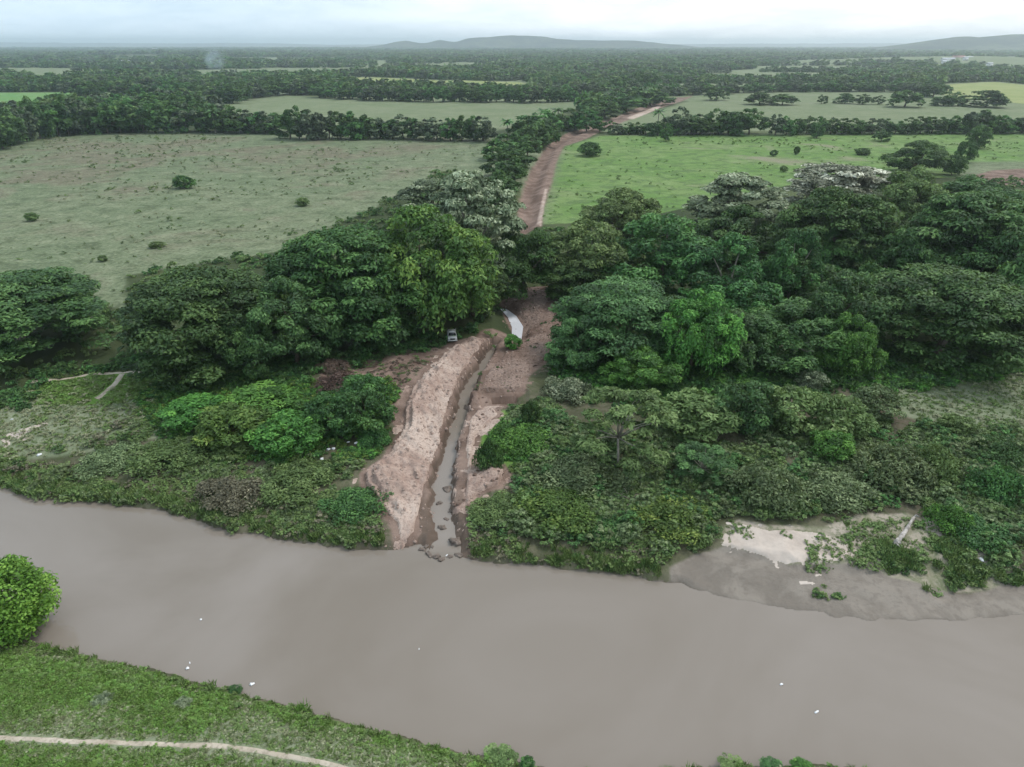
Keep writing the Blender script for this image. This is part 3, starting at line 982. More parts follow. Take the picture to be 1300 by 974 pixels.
# ------------------------------------------------------------------ foliage builders
def leaves_mesh(name, cen, rad, n, size, seed, up=0.45, low=-0.45, core=0.12, shape=1.9, spread=0.5, flat_tint=0.0, hang=0.0):
    """leaf sprays set round the lobes of a crown; each spray one kinked blade"""
    g = np.random.default_rng(seed)
    cen, rad = np.asarray(cen, float), np.asarray(rad, float)
    area = (rad[:, 0] * rad[:, 1]) ** 0.8 * (rad[:, 2] ** 0.4)
    pk = g.choice(len(cen), n, p=area / area.sum())
    ptint = g.uniform(0, 1, len(cen))
    d = g.normal(size=(n, 3))
    d /= np.linalg.norm(d, axis=1)[:, None]
    fl = d[:, 2] < low
    d[fl, 2] *= -1
    rr = 0.78 + 0.3 * g.random(n)
    inner = g.random(n) < core
    rr[inner] *= g.uniform(0.2, 0.8, inner.sum())
    p = cen[pk] + d * rad[pk] * rr[:, None]
    p[:, 2] = np.maximum(p[:, 2], 0.06)
    nr = d / rad[pk] * rad[pk].mean(1)[:, None] * 0.7 + np.array((0, 0, up)) + g.normal(size=(n, 3)) * spread
    nr /= np.linalg.norm(nr, axis=1)[:, None]
    a = g.normal(size=(n, 3))
    a += d * 0.8
    if hang:
        a[:, 2] -= hang
    a -= nr * (a * nr).sum(1)[:, None]
    a /= np.linalg.norm(a, axis=1)[:, None] + 1e-9
    b = np.cross(nr, a)
    s = size * g.uniform(0.65, 1.35, n)[:, None]
    tip = p + a * s * shape * 0.55 - nr * s * 0.18
    base = p - a * s * shape * 0.45
    l = p + b * s * 0.42 + nr * s * 0.10
    r = p - b * s * 0.42 + nr * s * 0.10
    v = np.stack([base, r, tip, l], 1).reshape(-1, 3)
    f = np.arange(n * 4).reshape(-1, 4)
    t = np.clip(0.6 * ptint[pk] + 0.4 * g.random(n) + flat_tint, 0, 1)
    return mk_mesh(name, v, f, tint=t)


def lobes_umbrella(R, Hh, n, seed, rim=0.36, low=0.45):
    g = np.random.default_rng(seed)
    th = g.uniform(0, 2 * math.pi, n)
    lob = 1 + 0.13 * np.sin(3 * th + g.uniform(0, 6)) + 0.09 * np.sin(5 * th + g.uniform(0, 6))
    q = np.sqrt(g.random(n))
    r = R * 0.88 * q * lob
    z = Hh * (rim + (0.93 - rim) * np.sqrt(np.clip(1 - q ** 2.2, 0, 1))) + Hh * g.normal(0, 0.035, n)
    lowm = g.random(n) < low
    z[lowm] -= Hh * g.uniform(0.08, 0.42, lowm.sum())
    z = np.maximum(z, Hh * g.uniform(0.07, 0.2, n))
    c = np.stack([r * np.cos(th), r * np.sin(th), z], -1)
    k = g.uniform(0.10, 0.20, n) * R
    rad = np.stack([k, k * g.uniform(0.8, 1.2, n), k * g.uniform(0.32, 0.5, n)], -1)
    return c, rad


def lobes_dense(R, Hh, n, seed, bottom=0.1, lumps=0.16):
    g = np.random.default_rng(seed)
    i = np.arange(n) + 0.5
    ph = np.arccos(1 - 2 * i / n)
    th = math.pi * (1 + 5 ** 0.5) * i + g.normal(0, 0.25, n)
    d = np.stack([np.cos(th) * np.sin(ph), np.sin(th) * np.sin(ph), np.cos(ph)], -1)
    lob = 1 + lumps * (np.sin(2.1 * th + g.uniform(0, 6)) * np.sin(ph) + 0.8 * np.sin(3 * ph + 2 * th + g.uniform(0, 6))) * 0.7 + g.normal(0, 0.06, n)
    c = d * np.array((R * 0.78, R * 0.78, Hh * 0.42)) * lob[:, None] + np.array((0, 0, Hh * 0.52))
    keep = c[:, 2] > Hh * bottom
    c = c[keep]
    k = g.uniform(0.17, 0.32, len(c)) * R
    rad = np.stack([k, k, k * g.uniform(0.55, 0.85, len(c)) * min(1.3, Hh / (1.6 * R))], -1)
    return c, rad


def lobes_mound(R, Hh, n, seed):
    g = np.random.default_rng(seed)
    th = g.uniform(0, 2 * math.pi, n)
    q = np.sqrt(g.random(n))
    lob = 1 + 0.18 * np.sin(2 * th + g.uniform(0, 6)) + 0.12 * np.sin(5 * th + g.uniform(0, 6))
    r = R * 0.85 * q * lob
    z = Hh * 0.75 * np.sqrt(np.clip(1 - q ** 2, 0, 1)) * g.uniform(0.7, 1.1, n)
    c = np.stack([r * np.cos(th), r * np.sin(th), z], -1)
    k = g.uniform(0.16, 0.30, n) * R
    rad = np.stack([k, k, np.minimum(k * 0.8, Hh * 0.3)], -1)
    return c, rad


def lobes_multi(R, Hh, n, seed, bottom=0.06):
    """several joined sub-crowns of uneven size and height"""
    g = np.random.default_rng(seed)
    m = int(g.integers(5, 8))
    sub = [((g.normal(0, .1 * R), g.normal(0, .1 * R), Hh * 0.60), (R * 0.52, R * 0.52, Hh * 0.36))]
    a0 = g.uniform(0, 6.28)
    for i in range(m):
        a = a0 + i * 2 * math.pi / m + g.normal(0, 0.25)
        q = g.uniform(0.42, 0.62) * R
        k = g.uniform(0.32, 0.48)
        sub.append(((q * math.cos(a), q * math.sin(a), Hh * g.uniform(0.3, 0.62)), (R * k, R * k, Hh * g.uniform(0.2, 0.3))))
    cs = []
    for i, (c, r) in enumerate(sub):
        k = max(6, int(n * 1.6 * r[0] * r[0] / sum(s_[1][0] ** 2 for s_ in sub)))
        d = g.normal(size=(k, 3))
        d /= np.linalg.norm(d, axis=1)[:, None]
        p = np.array(c) + d * np.array(r) * g.uniform(0.85, 1.0, k)[:, None]
        ok = p[:, 2] > Hh * bottom
        for j, (c2, r2) in enumerate(sub):
            if j != i:
                ok &= (((p - np.array(c2)) / np.array(r2)) ** 2).sum(1) > 0.7
        cs.append(p[ok])
    c = np.vstack(cs)
    k = g.uniform(0.10, 0.21, len(c)) * R
    rad = np.stack([k, k, k * g.uniform(0.5, 0.8, len(c)) * min(1.3, Hh / (1.5 * R))], -1)
    return c, rad


def lobes_drape(R, Hh, n, seed):
    c, rad = lobes_multi(R, Hh, int(n * 0.7), seed, 0.08)
    g = np.random.default_rng(seed + 1)
    m = int(n * 0.4)
    th = g.uniform(0, 2 * math.pi, m)
    r = R * g.uniform(0.55, 0.95, m)
    z = Hh * g.uniform(0.2, 0.62, m)
    c2 = np.stack([r * np.cos(th), r * np.sin(th), z], -1)
    k = R * g.uniform(0.07, 0.14, m)
    rad2 = np.stack([k, k, Hh * g.uniform(0.12, 0.24, m)], -1)
    return np.vstack([c, c2]), np.vstack([rad, rad2])


def trunk_mesh(name, R, Hh, r0, cen, seed, mat, nl=6, fork=0.28):
    g = np.random.default_rng(seed)
    mb = MB()
    lean = g.normal(0, 0.04 * Hh, 2)
    top = (lean[0], lean[1], Hh * fork)
    mb.tube([(0, 0, -0.8), (lean[0] * .3, lean[1] * .3, Hh * fork * .35), top], [r0 * 1.25, r0, r0 * 0.85], 8, 0.08)
    order = g.permutation(len(cen))[:nl]
    for i in order:
        c = cen[i]
        mid = (top[0] * .5 + c[0] * .5 + g.normal(0, .03 * R), top[1] * .5 + c[1] * .5, Hh * fork + (c[2] - Hh * fork) * 0.62)
        out = (c[0] * 1.1, c[1] * 1.1, c[2] + 0.05 * Hh)
        mb.tube([(top[0], top[1], top[2] - 0.15 * r0), mid, tuple(c), out], [r0 * 0.55, r0 * 0.34, r0 * 0.16, r0 * 0.05], 6, 0.05)
    return mb.mesh(name, mat, True)


PROTO = {}


def proto(key, R, Hh, lobes, n, size, seed, r0=None, mat='leaf_dark', nl=6, fork=0.28, bark='bark', **kw):
    c, rad = lobes
    cm = leaves_mesh('crown', c, rad, n, size, seed, **kw)
    cm.materials.append(M[mat])
    tm = trunk_mesh('trunk', R, Hh, r0 or R * 0.05, c, seed, M[bark], nl, fork)
    PROTO[key] = (cm, tm, R, Hh)


for k in range(3):
    proto(f'umb{k}', 15, 18, lobes_umbrella(15, 18, 230, 10 + k), 34000, 0.43, 20 + k, 0.75, nl=9, up=0.7, low=-0.25)
for k in range(5):
    proto(f'den{k}', 9, 15, lobes_multi(9, 15, 130, 30 + k), 20000, 0.36, 40 + k, 0.42)
for k in range(3):
    proto(f'drp{k}', 10, 17, lobes_drape(10, 17, 150, 50 + k), 22000, 0.36, 60 + k, 0.45, hang=0.9)
for k in range(2):
    proto(f'pff{k}', 10, 14, lobes_umbrella(10, 14, 130, 70 + k, rim=0.3, low=0.4), 20000, 0.36, 80 + k, 0.45, up=0.6, low=0.0)
for k in range(3):
    proto(f'bsh{k}', 3, 4, lobes_dense(3, 4, 44, 90 + k, 0.05), 5200, 0.21, 100 + k, 0.12, nl=5, fork=0.15, spread=0.7)
for k in range(3):
    proto(f'mnd{k}', 4, 2.6, lobes_mound(4, 2.6, 60, 110 + k), 6000, 0.19, 120 + k, 0.10, nl=5, fork=0.1, up=0.3, spread=0.85)
proto('ball', 3.4, 7.6, lobes_dense(3.4, 7.6, 170, 131, 0.06, 0.04), 16000, 0.19, 141, 0.2, nl=6, fork=0.15, shape=1.5)
proto('feather', 5, 6.5, lobes_umbrella(5, 6.5, 46, 151, rim=0.38, low=0.35), 5200, 0.22, 152, 0.11, nl=14, fork=0.4, bark='bark_pale', up=0.9, shape=2.6, low=0.0)
for k in range(5):
    proto(f'row{k}', 7, 14, lobes_multi(7, 14, 60, 160 + k, 0.04), 2400, 0.8, 170 + k, 0.35, nl=3, fork=0.3)
for k in range(2):
    proto(f'flat{k}', 9, 11, lobes_umbrella(9, 11, 80, 180 + k, rim=0.12, low=0.5), 2600, 1.0, 190 + k, 0.4, nl=4, up=0.7)
for k in range(4):
    c, rad = lobes_dense(7, 11, 12, 200 + k, 0.0, 0.2)
    cm = leaves_mesh('wood', c, rad, 150, 2.6, 210 + k, up=0.7)
    cm.materials.append(M['leaf_far'])
    PROTO[f'far{k}'] = (cm, None, 7, 11)


def palm_proto():
    g = np.random.default_rng(5)
    v, f = [], []
    Hh = 13.0
    for i in range(22):
        az = i * 2.4
        el = g.uniform(-0.35, 1.1)
        L = g.uniform(3.4, 4.4)
        prev = None
        for k in range(7):
            s = k / 6
            r = L * s
            zz = Hh + math.sin(el) * r - 1.9 * s * s * (1.1 - 0.3 * el)
            w = 0.55 * math.sin(math.pi * min(0.97, 0.1 + s * 0.9)) + 0.05
            cx, cy = math.cos(az) * r * math.cos(el * .6), math.sin(az) * r * math.cos(el * .6)
            px, py = -math.sin(az) * w, math.cos(az) * w
            v += [(cx - px, cy - py, zz - w * .5), (cx, cy, zz), (cx + px, cy + py, zz - w * .5)]
            n = len(v)
            if k:
                f += [(n - 6, n - 3, n - 2, n - 5), (n - 5, n - 2, n - 1, n - 4)]
    cm = mk_mesh('crown', v, f, tint=g.random(len(f)))
    cm.materials.append(M['leaf_mid'])
    mb = MB().tube([(0, 0, -.5), (.1, 0, 4), (.15, .1, 9), (0, 0, Hh)], [.34, .24, .2, .24], 8)
    PROTO['palm'] = (cm, mb.mesh('trunk', M['bark_pale'], True), 4.2, 14.5)


palm_proto()


def plant(name, label, cat, key, bbox, mat, rot=None, group=None, sit=0.8, topk=0.3, bark=None, loc=None, RH=None):
    """stand a plant so that its outline fills the photo box (x0, x1, top, bottom)"""
    cm, tm, R0, H0 = PROTO[key]
    if loc is None:
        x0, x1, top, bot = bbox
        g0 = G((x0 + x1) / 2, bot)
        R = 3.0
        for _ in range(4):
            yb = g0[1] + sit * R
            dep = depth_at(yb, 6)
            R = (x1 - x0) / 2 * dep / F
        xb = ((x0 + x1) / 2 - 650) / F * dep
        zb = H1(xb, yb)
        hh = row_z(top, yb + topk * R) - zb
        loc = (xb, yb, zb - 0.05)
    else:
        R, hh = RH
        loc = (loc[0], loc[1], H1(loc[0], loc[1]) - 0.05)
    hh = max(hh, 0.3 * R)
    if key[:3] in ('den', 'drp', 'row'):
        R *= 1.14
        hh *= 1.04
    if key.startswith('mnd'):
        R, hh = R * 0.92, hh * 1.1
    rz = random.uniform(0, 6.28) if rot is None else rot
    t = thing(name, label, cat, loc, rz, (R / R0, R / R0, hh / H0), group)
    ob('crown', cm, t, M[mat])
    if tm is not None:
        ob('trunk', tm, t, M[bark] if bark else None)
    return t


# ------------------------------------------------------------------ the large trees beside the cut
TREES = [
    # key, (x0, x1, top, bottom), leaf, label
    ('umb0', (-95, 140, 345, 484), 'leaf_dark', 'broad dark layered umbrella tree at the left edge beside the footpath'),
    ('umb1', (155, 372, 338, 500), 'leaf_dark', 'broad dark tree between the footpath and the bright green vines'),
    ('den0', (322, 428, 352, 478), 'leaf_teal', 'blue-green leafy tree with hanging sprays above the red-brown brush'),
    ('umb2', (345, 540, 285, 450), 'leaf_mid', 'wide spreading green tree left of the parked white truck'),
    ('drp0', (462, 618, 262, 438), 'leaf_vine', 'tall tree draped in yellow-green creepers just above the white truck'),
    ('drp1', (420, 560, 320, 452), 'leaf_mid', 'dark green creeper-hung tree standing close left of the white truck'),
    ('pff0', (528, 675, 220, 392), 'leaf_silver', 'grey-green silvery tree at the head of the cut'),
    ('pff1', (500, 600, 224, 300), 'leaf_silver', 'thin grey-green tree bordering the dull pasture behind the creeper tree'),
    ('den1', (628, 706, 290, 392), 'leaf_dark', 'dark tree overhanging the brown earth where the cut disappears'),
    ('den2', (690, 800, 278, 388), 'leaf_olive', 'olive green tree right of the cut with yellowish tufts'),
    ('den1', (745, 830, 238, 310), 'leaf_olive', 'low olive-brown crown against the bright field right of the cut'),
    ('den0', (770, 905, 270, 395), 'leaf_mid', 'rounded green tree in the second row right of the cut'),
    ('umb0', (704, 872, 352, 478), 'leaf_teal', 'blue-green layered tree on the right rim of the brown earth'),
    ('drp0', (826, 934, 366, 490), 'leaf_bright', 'bright green creeper-covered tree in the middle of the right wood'),
    ('den1', (770, 856, 440, 508), 'leaf_bright', 'small lime green tree at the front edge of the right wood'),
    ('den2', (858, 975, 298, 420), 'leaf_mid', 'round fine-leaved tree at the centre of the right wood'),
    ('pff0', (862, 1005, 220, 332), 'leaf_silver', 'silvery grey tree with dark gaps at the far rim of the right wood'),
    ('pff1', (985, 1135, 203, 300), 'leaf_pale', 'whitish flowering flat-topped tree bordering the bright field'),
    ('umb1', (975, 1130, 236, 372), 'leaf_dark', 'dark wide tree in front of the whitish flowering tree'),
    ('den0', (1112, 1195, 214, 310), 'leaf_olive', 'olive yellow tree below the lone dark field tree'),
    ('den1', (1130, 1200, 178, 226), 'leaf_dark', 'dense dark tree standing in the bright field at the upper right'),
    ('umb2', (1130, 1320, 240, 400), 'leaf_dark', 'large dark canopy at the upper right of the wood'),
    ('umb0', (1085, 1300, 336, 490), 'leaf_dark', 'huge domed dark tree above the grassy clearing at the right'),
    ('den2', (1015, 1115, 340, 462), 'leaf_teal', 'blue-green tree left of the huge domed tree'),
    ('drp1', (936, 1080, 380, 486), 'leaf_mid', 'creeper-hung tree with dark hollows behind the round shrubs'),
    ('drp0', (1040, 1112, 396, 486), 'leaf_bright', 'bright leafy tree leaning against the huge domed tree'),
    ('den0', (1262, 1390, 250, 455), 'leaf_dark', 'very dark tall tree cut by the right edge of the photo'),
    ('den1', (960, 1042, 290, 400), 'leaf_mid', 'tree in the shaded middle of the right wood below the silvery tree'),
    ('den2', (1180, 1290, 290, 400), 'leaf_mid', 'green tree behind the top of the huge domed tree'),
    ('drp1', (880, 975, 390, 480), 'leaf_teal', 'blue-green tree with vine curtains behind the round olive shrub'),
    ('den1', (1100, 1180, 290, 390), 'leaf_dark', 'dark tree filling the gap left of the upper right canopy'),
    ('den0', (700, 770, 400, 480), 'leaf_teal', 'tree with low branches touching the right earth bank'),
    ('den2', (560, 640, 330, 412), 'leaf_dark', 'dark tree behind the white truck at the rim of the cut'),
    ('den1', (290, 350, 400, 490), 'leaf_dark', 'dark tree between the broad dark tree and the blue-green tree'),
    ('den0', (1190, 1300, 226, 300), 'leaf_mid', 'rear tree bordering the brown terraces at the upper right'),
    ('den2', (890, 990, 262, 350), 'leaf_dark', 'dark tree in front of the silvery grey tree of the right wood'),
    ('den1', (1010, 1090, 290, 370), 'leaf_mid', 'mid green tree in the hollow of the right wood'),
    ('drp1', (1150, 1240, 262, 350), 'leaf_dark', 'creeper-hung tree near the top right of the wood'),
    ('den0', (700, 790, 330, 400), 'leaf_dark', 'dark tree above the layered blue-green tree on the earth rim'),
    ('den2', (960, 1050, 320, 400), 'leaf_teal', 'blue-green tree deep inside the right wood'),
    ('bsh1', (198, 290, 440, 505), 'leaf_dark', 'low dark bushy tree beside the end of the footpath'),
]
for i, (key, bb, mt, lab) in enumerate(TREES):
    if key[:3] == 'den':
        key = f'den{(int(key[3]) + i) % 5}'
    elif key[:3] == 'drp' and i > 5:
        key = f'drp{(int(key[3]) + i) % 3}'
    plant('broadleaf_tree', lab, 'tree', key, bb, mt, rot=1.3 * i, bark='bark_pale' if i % 3 == 0 else None)

# lone bushes and small trees on the fields
plant('field_bush', 'single round dark bush in the middle of the dull left pasture', 'bush', 'bsh0', (219, 245, 222, 241), 'leaf_mid')
plant('field_bush', 'single round dark bush near the earth track in the bright field', 'bush', 'bsh1', (734, 764, 181, 200), 'leaf_dark')
for i, (bb, lab) in enumerate([
        ((1196, 1225, 196, 224), 'dark bush just right of the dense dark tree in the bright field'),
        ((1212, 1238, 180, 208), 'middle bush of the small tree line beside the brown terraces'),
        ((1228, 1256, 160, 190), 'far end bush of the small tree line running up to the hedgerow'),
        ((978, 988, 190, 199), 'small bush left in the bright field above the silvery tree'),
        ((1008, 1016, 186, 197), 'thin small bush on the brownish patch of the bright field'),
        ((1086, 1106, 188, 198), 'flat little bush left of the dense dark field tree'),
        ((991, 1001, 210, 219), 'small bush on the bright field just above the whitish flowering tree'),
        ((30, 46, 270, 282), 'dark weedy bush at the far left of the dull pasture'),
        ((374, 392, 251, 263), 'dark weedy bush in the dull pasture left of the silvery tree'),
        ((186, 206, 306, 316), 'weedy clump in the dull pasture above the broad dark tree'),
        ((122, 134, 324, 333), 'small weedy tuft in the dull pasture above the umbrella tree'),
        ((94, 110, 349, 357), 'small greyish bush in the pasture right of the umbrella tree top')]):
    plant('field_bush', lab, 'bush', f'bsh{i % 3}', bb, 'leaf_dark' if i < 6 else 'leaf_olive')

# ------------------------------------------------------------------ shrubs on the banks
SHRUBS = [
    ('bsh0', (830, 936, 492, 566), 'leaf_olive', 'round olive shrub below the lime green tree'),
    ('bsh1', (908, 985, 482, 560), 'leaf_teal', 'dense blue-green shrub right of the round olive shrub'),
    ('bsh2', (965, 1050, 486, 562), 'leaf_olive', 'grey-green shrub in the middle of the right shrub row'),
    ('bsh0', (1030, 1110, 500, 568), 'leaf_olive', 'yellowish shrub above the bright round bush'),
    ('bsh1', (1085, 1145, 488, 540), 'leaf_grey', 'grey shrub at the right end of the shrub row'),
    ('bsh2', (1032, 1088, 545, 594), 'leaf_bright', 'bright green round bush below the shrub row'),
    ('bsh0', (1010, 1052, 466, 500), 'leaf_silver', 'pale dry-leaved shrub under the bright leafy tree'),
    ('bsh1', (660, 686, 508, 546), 'leaf_dark', 'small upright dark bush beside the square pit'),
    ('bsh2', (640, 662, 424, 446), 'leaf_bright', 'small bright green bush at the foot of the white pool'),
    ('mnd0', (680, 760, 474, 520), 'leaf_silver', 'grey-green shrub right of the square pit'),
    ('mnd1', (1195, 1300, 640, 712), 'leaf_mid', 'green leafy hedge mass at the lower right beyond the sand'),
    ('mnd2', (1180, 1246, 634, 690), 'leaf_bright', 'bright green leafy mound beside the log'),
    ('mnd0', (1240, 1330, 585, 660), 'leaf_mid', 'leafy mound at the right edge above the hedge mass'),
    ('mnd1', (1235, 1320, 548, 604), 'leaf_dark', 'dark bush at the right edge in the clearing'),
    ('bsh0', (1196, 1240, 524, 556), 'leaf_olive', 'rounded bush in the grassy clearing'),
    ('mnd2', (1085, 1200, 555, 640), 'leaf_grey', 'grey-green scrub mound below the clearing'),
    ('mnd1', (1150, 1235, 560, 625), 'leaf_olive', 'olive scrub mound with yellowish tips right of the scrub'),
    ('mnd0', (1010, 1130, 590, 668), 'leaf_grey', 'grey scrub mound behind the sand bank'),
    ('mnd1', (915, 1030, 580, 668), 'leaf_grey', 'grey scrub mound left behind the sand bank'),
    ('mnd2', (790, 915, 636, 706), 'leaf_yellow', 'yellow-green bush with orange tips left of the sand'),
    ('mnd0', (735, 815, 650, 702), 'leaf_mid', 'low green bush left of the yellow-green bush'),
    ('mnd1', (640, 770, 640, 696), 'leaf_yellow', 'low yellowish bush on the slope right of the stream mouth'),
    ('mnd2', (592, 680, 622, 680), 'leaf_olive', 'olive bush close to the stream mouth'),
    ('mnd0', (660, 790, 580, 650), 'leaf_grey', 'grey-brown scrub below the thin pale tree'),
    ('mnd1', (850, 950, 560, 625), 'leaf_teal', 'feathery blue-green shrub right of the thin pale tree'),
    ('mnd2', (600, 640, 556, 606), 'leaf_dark', 'dark upright bush on the right side of the stream'),
    ('mnd0', (620, 720, 540, 590), 'leaf_bright', 'bright green low bush below the square pit'),
    ('bsh0', (200, 290, 498, 552), 'leaf_bright', 'leftmost bright green vine mound of the left bank'),
    ('bsh1', (240, 340, 510, 578), 'leaf_yellow', 'yellowish vine mound at the front of the left bank'),
    ('bsh2', (280, 380, 488, 545), 'leaf_bright', 'bright vine mound beneath the blue-green leafy tree'),
    ('bsh0', (320, 408, 522, 588), 'leaf_bright', 'glossy bright green bush in the middle of the left vines'),
    ('bsh1', (385, 450, 500, 565), 'leaf_mid', 'green vine mound left of the dark bushes by the spoil bank'),
    ('bsh1', (428, 498, 494, 560), 'leaf_mid', 'dark green bush touching the spoil bank'),
    ('bsh2', (430, 490, 474, 525), 'leaf_mid', 'dark green bush next to the red-brown brush'),
    ('mnd2', (450, 498, 540, 575), 'leaf_mid', 'low dark bush above the white litter'),
    ('mnd0', (90, 180, 565, 612), 'leaf_grey', 'grey-green scrub mound on the left bank near the water'),
    ('mnd1', (150, 258, 562, 620), 'leaf_olive', 'olive scrub mound at the centre of the left bank'),
    ('mnd2', (320, 430, 600, 652), 'leaf_olive', 'low green scrub below the vine mounds'),
    ('mnd0', (395, 495, 620, 680), 'leaf_mid', 'leafy bush at the foot of the spoil bank'),
    ('mnd1', (235, 340, 605, 668), 'leaf_brown', 'brown withered scrub beside the left shore'),
    ('mnd2', (392, 455, 474, 504), 'leaf_red', 'heap of red-brown dead brush under the trees'),
    ('mnd0', (400, 446, 452, 478), 'leaf_red', 'small red-brown dead branch below the blue-green leafy tree'),
    ('bsh1', (262, 320, 556, 586), 'leaf_olive', 'little olive bush in front of the yellowish vine mound'),
    ('bsh0', (612, 656, 951, 978), 'leaf_olive', 'rounded weedy bush on the near bank at the bottom edge'),
    ('bsh2', (660, 680, 960, 978), 'leaf_mid', 'small bush right of the rounded weedy bush at the bottom edge'),
    ('bsh1', (978, 1010, 967, 984), 'leaf_mid', 'low green bush at the bottom edge right of the middle'),
    ('bsh0', (1018, 1046, 963, 984), 'leaf_bright', 'brighter of the low bushes at the bottom edge, rightmost'),
    ('bsh2', (922, 960, 970, 986), 'leaf_olive', 'low olive bush at the bottom edge, left of the green ones'),
    ('mnd1', (268, 296, 868, 886), 'leaf_mid', 'dark weed clump on the near shore where the bank turns'),
    ('mnd0', (200, 232, 884, 906), 'leaf_silver', 'pale thistly weed right in the near grass'),
    ('mnd2', (98, 128, 878, 900), 'leaf_silver', 'pale thistly weed left in the near grass'),
    ('bsh1', (930, 968, 600, 634), 'leaf_teal', 'small teal bush among the grey scrub'),
]
for i, (key, bb, mt, lab) in enumerate(SHRUBS):
    plant('shrub', lab, 'shrub', key, bb, mt, rot=0.9 * i, sit=1.0 if key[0] == 'm' else 0.75, topk=0.7 if key[0] == 'm' else 0.5)
plant('small_tree', 'thin pale green tree with bare trunk on the right bank', 'tree', 'feather', (716, 858, 486, 606), 'leaf_olive', rot=0.4, sit=0.35, bark='bark_pale')
plant('small_tree', 'slim pale feathery sapling right of the thin pale tree', 'tree', 'feather', (850, 935, 562, 622), 'leaf_teal', rot=2.4, sit=0.4, bark='bark_pale')
plant('round_tree', 'dense round glossy green tree on the near bank at the left edge', 'tree', 'ball', (-62, 53, 712, 820), 'leaf_lime', rot=0.2, sit=0.6)


# ------------------------------------------------------------------ tree rows
def nth(i):
    return f"{i}{'th' if 10 < i % 100 < 14 else {1: 'st', 2: 'nd', 3: 'rd'}.get(i % 10, 'th')}"


def tree_row(line, step, hpx, wpx, keys, mats, label, group, seed, jit=2.0, gaps=(), name='row_tree'):
    g = np.random.default_rng(seed)
    xs = [p[0] for p in line]
    ys = [p[1] for p in line]
    x = xs[0]
    n = 0
    while x < xs[-1]:
        if not any(a < x < b for a, b in gaps):
            n += 1
            by = np.interp(x, xs, ys) + g.uniform(-jit, jit) * 0.4
            h = hpx(x) * g.uniform(0.85, 1.18)
            w = wpx(x) * g.uniform(0.95, 1.35)
            plant(name, label.format(nth(n)), 'tree', keys[g.integers(len(keys))], (x - w / 2, x + w / 2, by - h, by), mats[g.integers(len(mats))], group=group, rot=g.uniform(0, 6.28), sit=0.5)
        x += step * g.uniform(0.75, 1.25)


ROWK = [f'row{k}' for k in range(5)]
dk = ['leaf_dark', 'leaf_dark', 'leaf_far', 'leaf_mid']
con = lambda v: (lambda x: v)
tree_row([(-30, 196), (0, 190), (40, 178), (90, 172), (160, 169), (270, 169), (352, 170)], 15, lambda x: np.interp(x, [0, 100, 200, 280, 350], [48, 46, 42, 34, 30]), con(32), ROWK, dk, '{} tree from the left in the dark row behind the dull pasture', 'dark tree row behind the dull pasture', 301)
tree_row([(-30, 176), (30, 162), (110, 156), (250, 154)], 17, con(34), con(34), ROWK, dk, '{} tree from the left in the back row left of the pasture', 'second tree row behind the dull pasture', 302)
tree_row([(368, 178), (480, 177), (620, 181)], 14, lambda x: np.interp(x, [368, 480, 560, 595, 620], [40, 32, 28, 36, 26]), con(28), ROWK, dk, '{} tree from the left in the row right of the pasture gap', 'tree row right of the pasture gap', 303)
tree_row([(860, 172), (905, 172), (965, 172)], 16, con(31), con(34), ROWK, dk, '{} tree from the left in the tall clump behind the bright field', 'tall clump behind the bright field', 304)
tree_row([(985, 172), (1060, 171), (1300, 170), (1330, 170)], 13, lambda x: np.interp(x, [985, 1050, 1200, 1245, 1300], [26, 19, 21, 30, 22]), con(23), ROWK, dk, '{} tree from the left in the hedgerow behind the bright field', 'hedgerow behind the bright field', 305)
tree_row([(772, 170), (800, 171), (860, 173)], 11, con(17), con(20), ROWK, dk, '{} bushy tree from the left in the low hedge right of the track', 'low hedge right of the track', 306)
tree_row([(630, 262), (648, 240), (660, 214), (680, 190), (702, 174)], 8.5, lambda x: np.interp(x, [630, 660, 700], [44, 36, 26]), lambda x: np.interp(x, [630, 660, 700], [40, 34, 26]), ROWK, ['leaf_dark', 'leaf_mid', 'leaf_teal'], '{} tree from the near end in the row hugging the left side of the track', 'tree row along the left side of the track', 311)
tree_row([(405, 124), (480, 129), (600, 130), (700, 131), (770, 124), (830, 112)], 10, lambda x: np.interp(x, [405, 560, 700, 830], [15, 22, 20, 24]), con(20), ROWK, dk, '{} tree from the left in the row beyond the middle field', 'tree row beyond the middle field', 307)
tree_row([(95, 124), (160, 127), (230, 128), (290, 132), (340, 122), (410, 119)], 12, con(22), con(24), ROWK, dk, '{} tree from the left in the wood edge behind the vivid green field', 'wood edge behind the vivid field', 308)
tree_row([(0, 113), (40, 114), (100, 115), (200, 116), (300, 116)], 12, con(17), con(20), ROWK, dk, '{} tree from the left in the line beyond the vivid green field', 'tree line beyond the vivid field', 309)
tree_row([(880, 121), (980, 117), (1100, 117), (1200, 119)], 11, con(13), con(18), ROWK, dk, '{} tree from the left in the long row beyond the right pale field', 'long row beyond the right pale field', 310)
